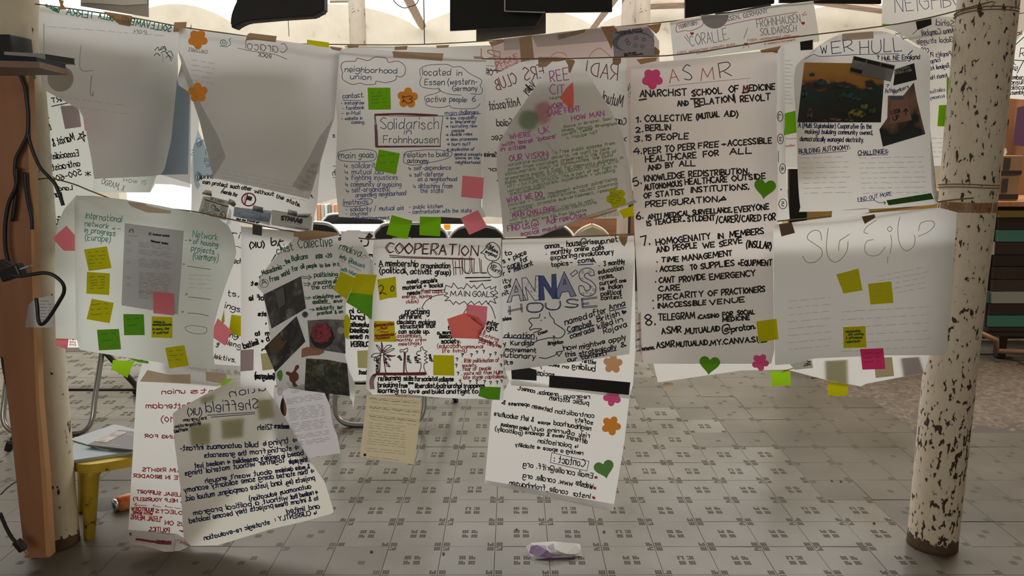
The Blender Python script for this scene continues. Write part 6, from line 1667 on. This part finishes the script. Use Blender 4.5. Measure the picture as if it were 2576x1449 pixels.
s.draw('k', 3, 'a', '465,780 450,820 380,825 355,850 385,890 362,925 370,942 400,930 480,932 400,970', '555,765 565,800 600,840 610,875 690,930 710,960 690,1000 650,1020 560,1018 500,1030 440,1045 400,1070 380,1090 330,1110', '590,1000 612,1010', '602,995 600,1015', '600,1030 602,1045', '430,1010 432,1040'); s.fill('k', 'a', '460,850 478,838 482,850', '502,825 515,808 522,828')
s.patch('ink_heart', heart('a', 1290, 765, 26, .1), .0015, INK['n'], s.o)
def outl(q, wd=2.4, ink='n'): s.draw(ink, wd, 'a', q, sm=False)
def hatch(poly, dx, dy, step, ink='n', wd=1.2):
    P2 = pts('a', poly); s3 = FR['a'][2]; L = math.hypot(dx, dy); ux, uy = dx / L, dy / L; nx, ny = -uy, ux
    pr = [x * nx + y * ny for x, y in P2]; a, out = min(pr) + step / 2, []
    while a < max(pr):
        hs = []
        for (xa, ya), (xb, yb) in zip(P2, P2[1:] + P2[:1]):
            da, db = xa * nx + ya * ny - a, xb * nx + yb * ny - a
            if da * db < 0: t = da / (da - db); hs.append(((xa + (xb - xa) * t) * ux + (ya + (yb - ya) * t) * uy))
        hs.sort()
        for u0, u1 in zip(hs[::2], hs[1::2]): out.append([(u0 * ux + a * nx, u0 * uy + a * ny), (u1 * ux + a * nx, u1 * uy + a * ny)])
        a += step
    s.strokes(ink, wd, out)
A1 = '138,670 228,432 328,645 272,655 255,595 190,605 182,662 138,670'; N1 = '285,430 330,425 415,560 420,410 465,405 465,640 410,650 318,515 345,645 300,648 285,430'; N2 = '450,410 500,408 580,545 580,395 620,390 632,625 590,632 495,490 508,642 455,648 450,410'; A2 = '702,365 822,605 765,612 745,560 680,570 655,632 600,630 702,365'
for q in (A1, N1, N2, A2, '225,500 215,570 250,562 225,500', '705,440 692,490 722,485 705,440', '762,390 815,350 838,372 785,415 762,390'): outl(q)
s.draw('n', 2.6, 'a', '1000,400 985,350 930,330 870,350 848,400 870,450 930,480 960,510 950,545 910,550 890,510 848,510 855,570 890,602 960,605 1008,570 1012,510 970,460 910,425 905,395 935,380 960,405 1000,400')
hatch(A1, 1, 1.5, 3.0); hatch(N2, 1, .1, 1.6, 'B', 1.5); hatch(N2, .2, 1, 2.0, 'B', 1.3); hatch(A2, 1, .05, 1.7, 'B', 1.5); hatch(N2, 1, 1, 1.8, 'n', 1.2)
for k in range(26): x = R.choice([305, 330, 350, 375, 400, 430, 445]) + R.uniform(-8, 8); y = 440 + (x - 290) * .9 + R.uniform(-20, 60) if 320 < x < 420 else R.uniform(440, 630); s.draw('n', 2, 'a', f'{x},{y} {x + 3},{y + 3}')
for x, y in ((885, 370), (955, 368), (875, 440), (965, 515), (995, 545), (925, 568), (885, 585), (965, 590)): s.draw('n', 1.4, 'a', ' '.join(f'{x + 11 * math.cos(a * .9):.0f},{y + 11 * math.sin(a * .9):.0f}' for a in range(8)))
for d in (0, 12): s.draw('n', 2.4, 'a', f'{158 + d},705 {162 + d},790', f'{272 + d},682 {280 + d},765', f'145,{750 + d} 290,{722 + d}', f'{870},{632 + d} {1025},{615 + d}', f'880,{680 + d} 945,{672 + d}', f'880,{712 + d} 1028,{700 + d}', f'{872 + d},635 {878 + d},715', sm=False)
for d in (0, 9): s.draw('n', 2.4, 'a', f'{330 + d},725 {345 + d},685 410,{672 + d} {480 - d},680 {498 - d},715 {470 - d},755 400,{770 - d} {345 + d},755 {330 + d},725', f'{515 + d},675 {520 + d},720 570,{745 - d} {640 - d},735 {668 - d},700 {665 - d},655', f'{845 - d},{645 + d} 780,{632 + d} {725 + d},650 {740 + d},675 800,{685 + d * .3} {840 - d},690 {825 - d},712 760,{722 - d} {705 + d},710')
s.tape('a', '1240,-5 1330,0 1318,80 1295,118 1272,100 1240,40'); s.done()
# blank sheet at right
s = Sheet('paper_poster', 'large pale sheet with faint green pencil name, lower right', pts('6', '688,320 690,240 830,225 1100,190 1360,160 1940,115 2070,150 2045,540 1990,1200 1975,1225 1500,1228 1000,1250 850,1290 700,1300 690,800'), 2.685, PAP, .008)
s.draw('G', 2, '6', '1050,360 1040,300 1000,285 955,310 945,350 1000,390 1050,430 1050,480 1000,525 940,525 908,480', '1100,270 1090,350 1088,440 1110,500 1150,525 1200,500 1240,440 1250,370', '1180,440 1185,370 1215,345 1260,315'); s.draw('F', 2, '6', '1460,210 1390,260 1370,300 1400,310', '1440,355 1390,370 1375,430 1410,475 1480,470 1530,410', '1570,320 1578,380 1565,460', '1565,255 1545,275 1565,295 1582,275 1565,255', '1640,185 1625,260 1630,350 1650,410 1690,440 1740,410 1755,350 1745,320', '1780,330 1850,300 1900,250 1880,215 1800,230 1780,290', '1550,480 1545,530')
for x0, y0, x1, y1, n, dy in ((1480, 630, 1850, 560, 5, 38), (800, 820, 1120, 790, 8, 52), (1200, 900, 1860, 860, 6, 60)): s.scr('F', 1, '6', x0, y0, x1, y1, n, 0, dy, 2)
s.tape('6', '728,240 825,225 850,305 748,332', mat('dark_brown_tape', (.16, .085, .05), .5)); s.tape('6', '1352,182 1450,165 1455,190 1375,238', mat('dark_brown_tape_b', (.17, .095, .06), .5))
s.patch('white_wrap', pts('6', '1130,140 1400,115 1410,150 1300,170 1125,190'), .003, PAP, s.o); s.done()
s.note('yellow', 'tilted yellow note, upper left of the pair on the large pale sheet', pts('6', '1160,618 1328,573 1358,738 1215,762'), scr=(3, 'F')); s.note('yellow', 'yellow note right of the tilted one on the large pale sheet', pts('6', '1400,688 1575,670 1592,832 1418,845'), scr=(3, 'F'))
s.note('yellow', 'yellow note with green handwriting low on the large pale sheet', pts('6', '1213,1015 1380,1008 1388,1168 1215,1173')); s.write('g', 1.8, '6', '1230 1058 1342 1050 18 relationship\n1250 1078 1365 1072 16 with working\n1235 1105 1355 1100 16 & affirmative\n1232 1135 1338 1128 18 redistribut!'); s.inks['g'] = [(a_, b_, .0145) for a_, b_, _ in s.inks['g']]; s.done()
s.note('magenta', 'magenta note over the foot of the large pale sheet', pts('6', '1340,1180 1515,1173 1530,1330 1358,1335'), scr=(3, 'm'))
# the blind spot: litter tape corner on the floor side
s = Sheet('tape_scrap', 'creamy brown tape scrap hanging below the numbered poster', pts('9', '-150,10 -130,-10 -70,-5 -60,20 -80,60 -140,55'), 2.75, TAPEP, .002, cat='tape')
s = Sheet('paper_poster', 'pink-tinted slip with purple marks in the gap right of the block-letter poster', pts('k', '128,900 150,880 160,1250 115,1240 125,1000'), 2.662, PINKP, .002, cat='slip')
s.write('q', 2.6, 'k', '125 975 145 968 16 no\n125 1030 148 1020 14 m\n120 1095 145 1085 14 is\n118 1145 155 1135 14 ill\n122 1172 155 1165 12 wer'); s.done()
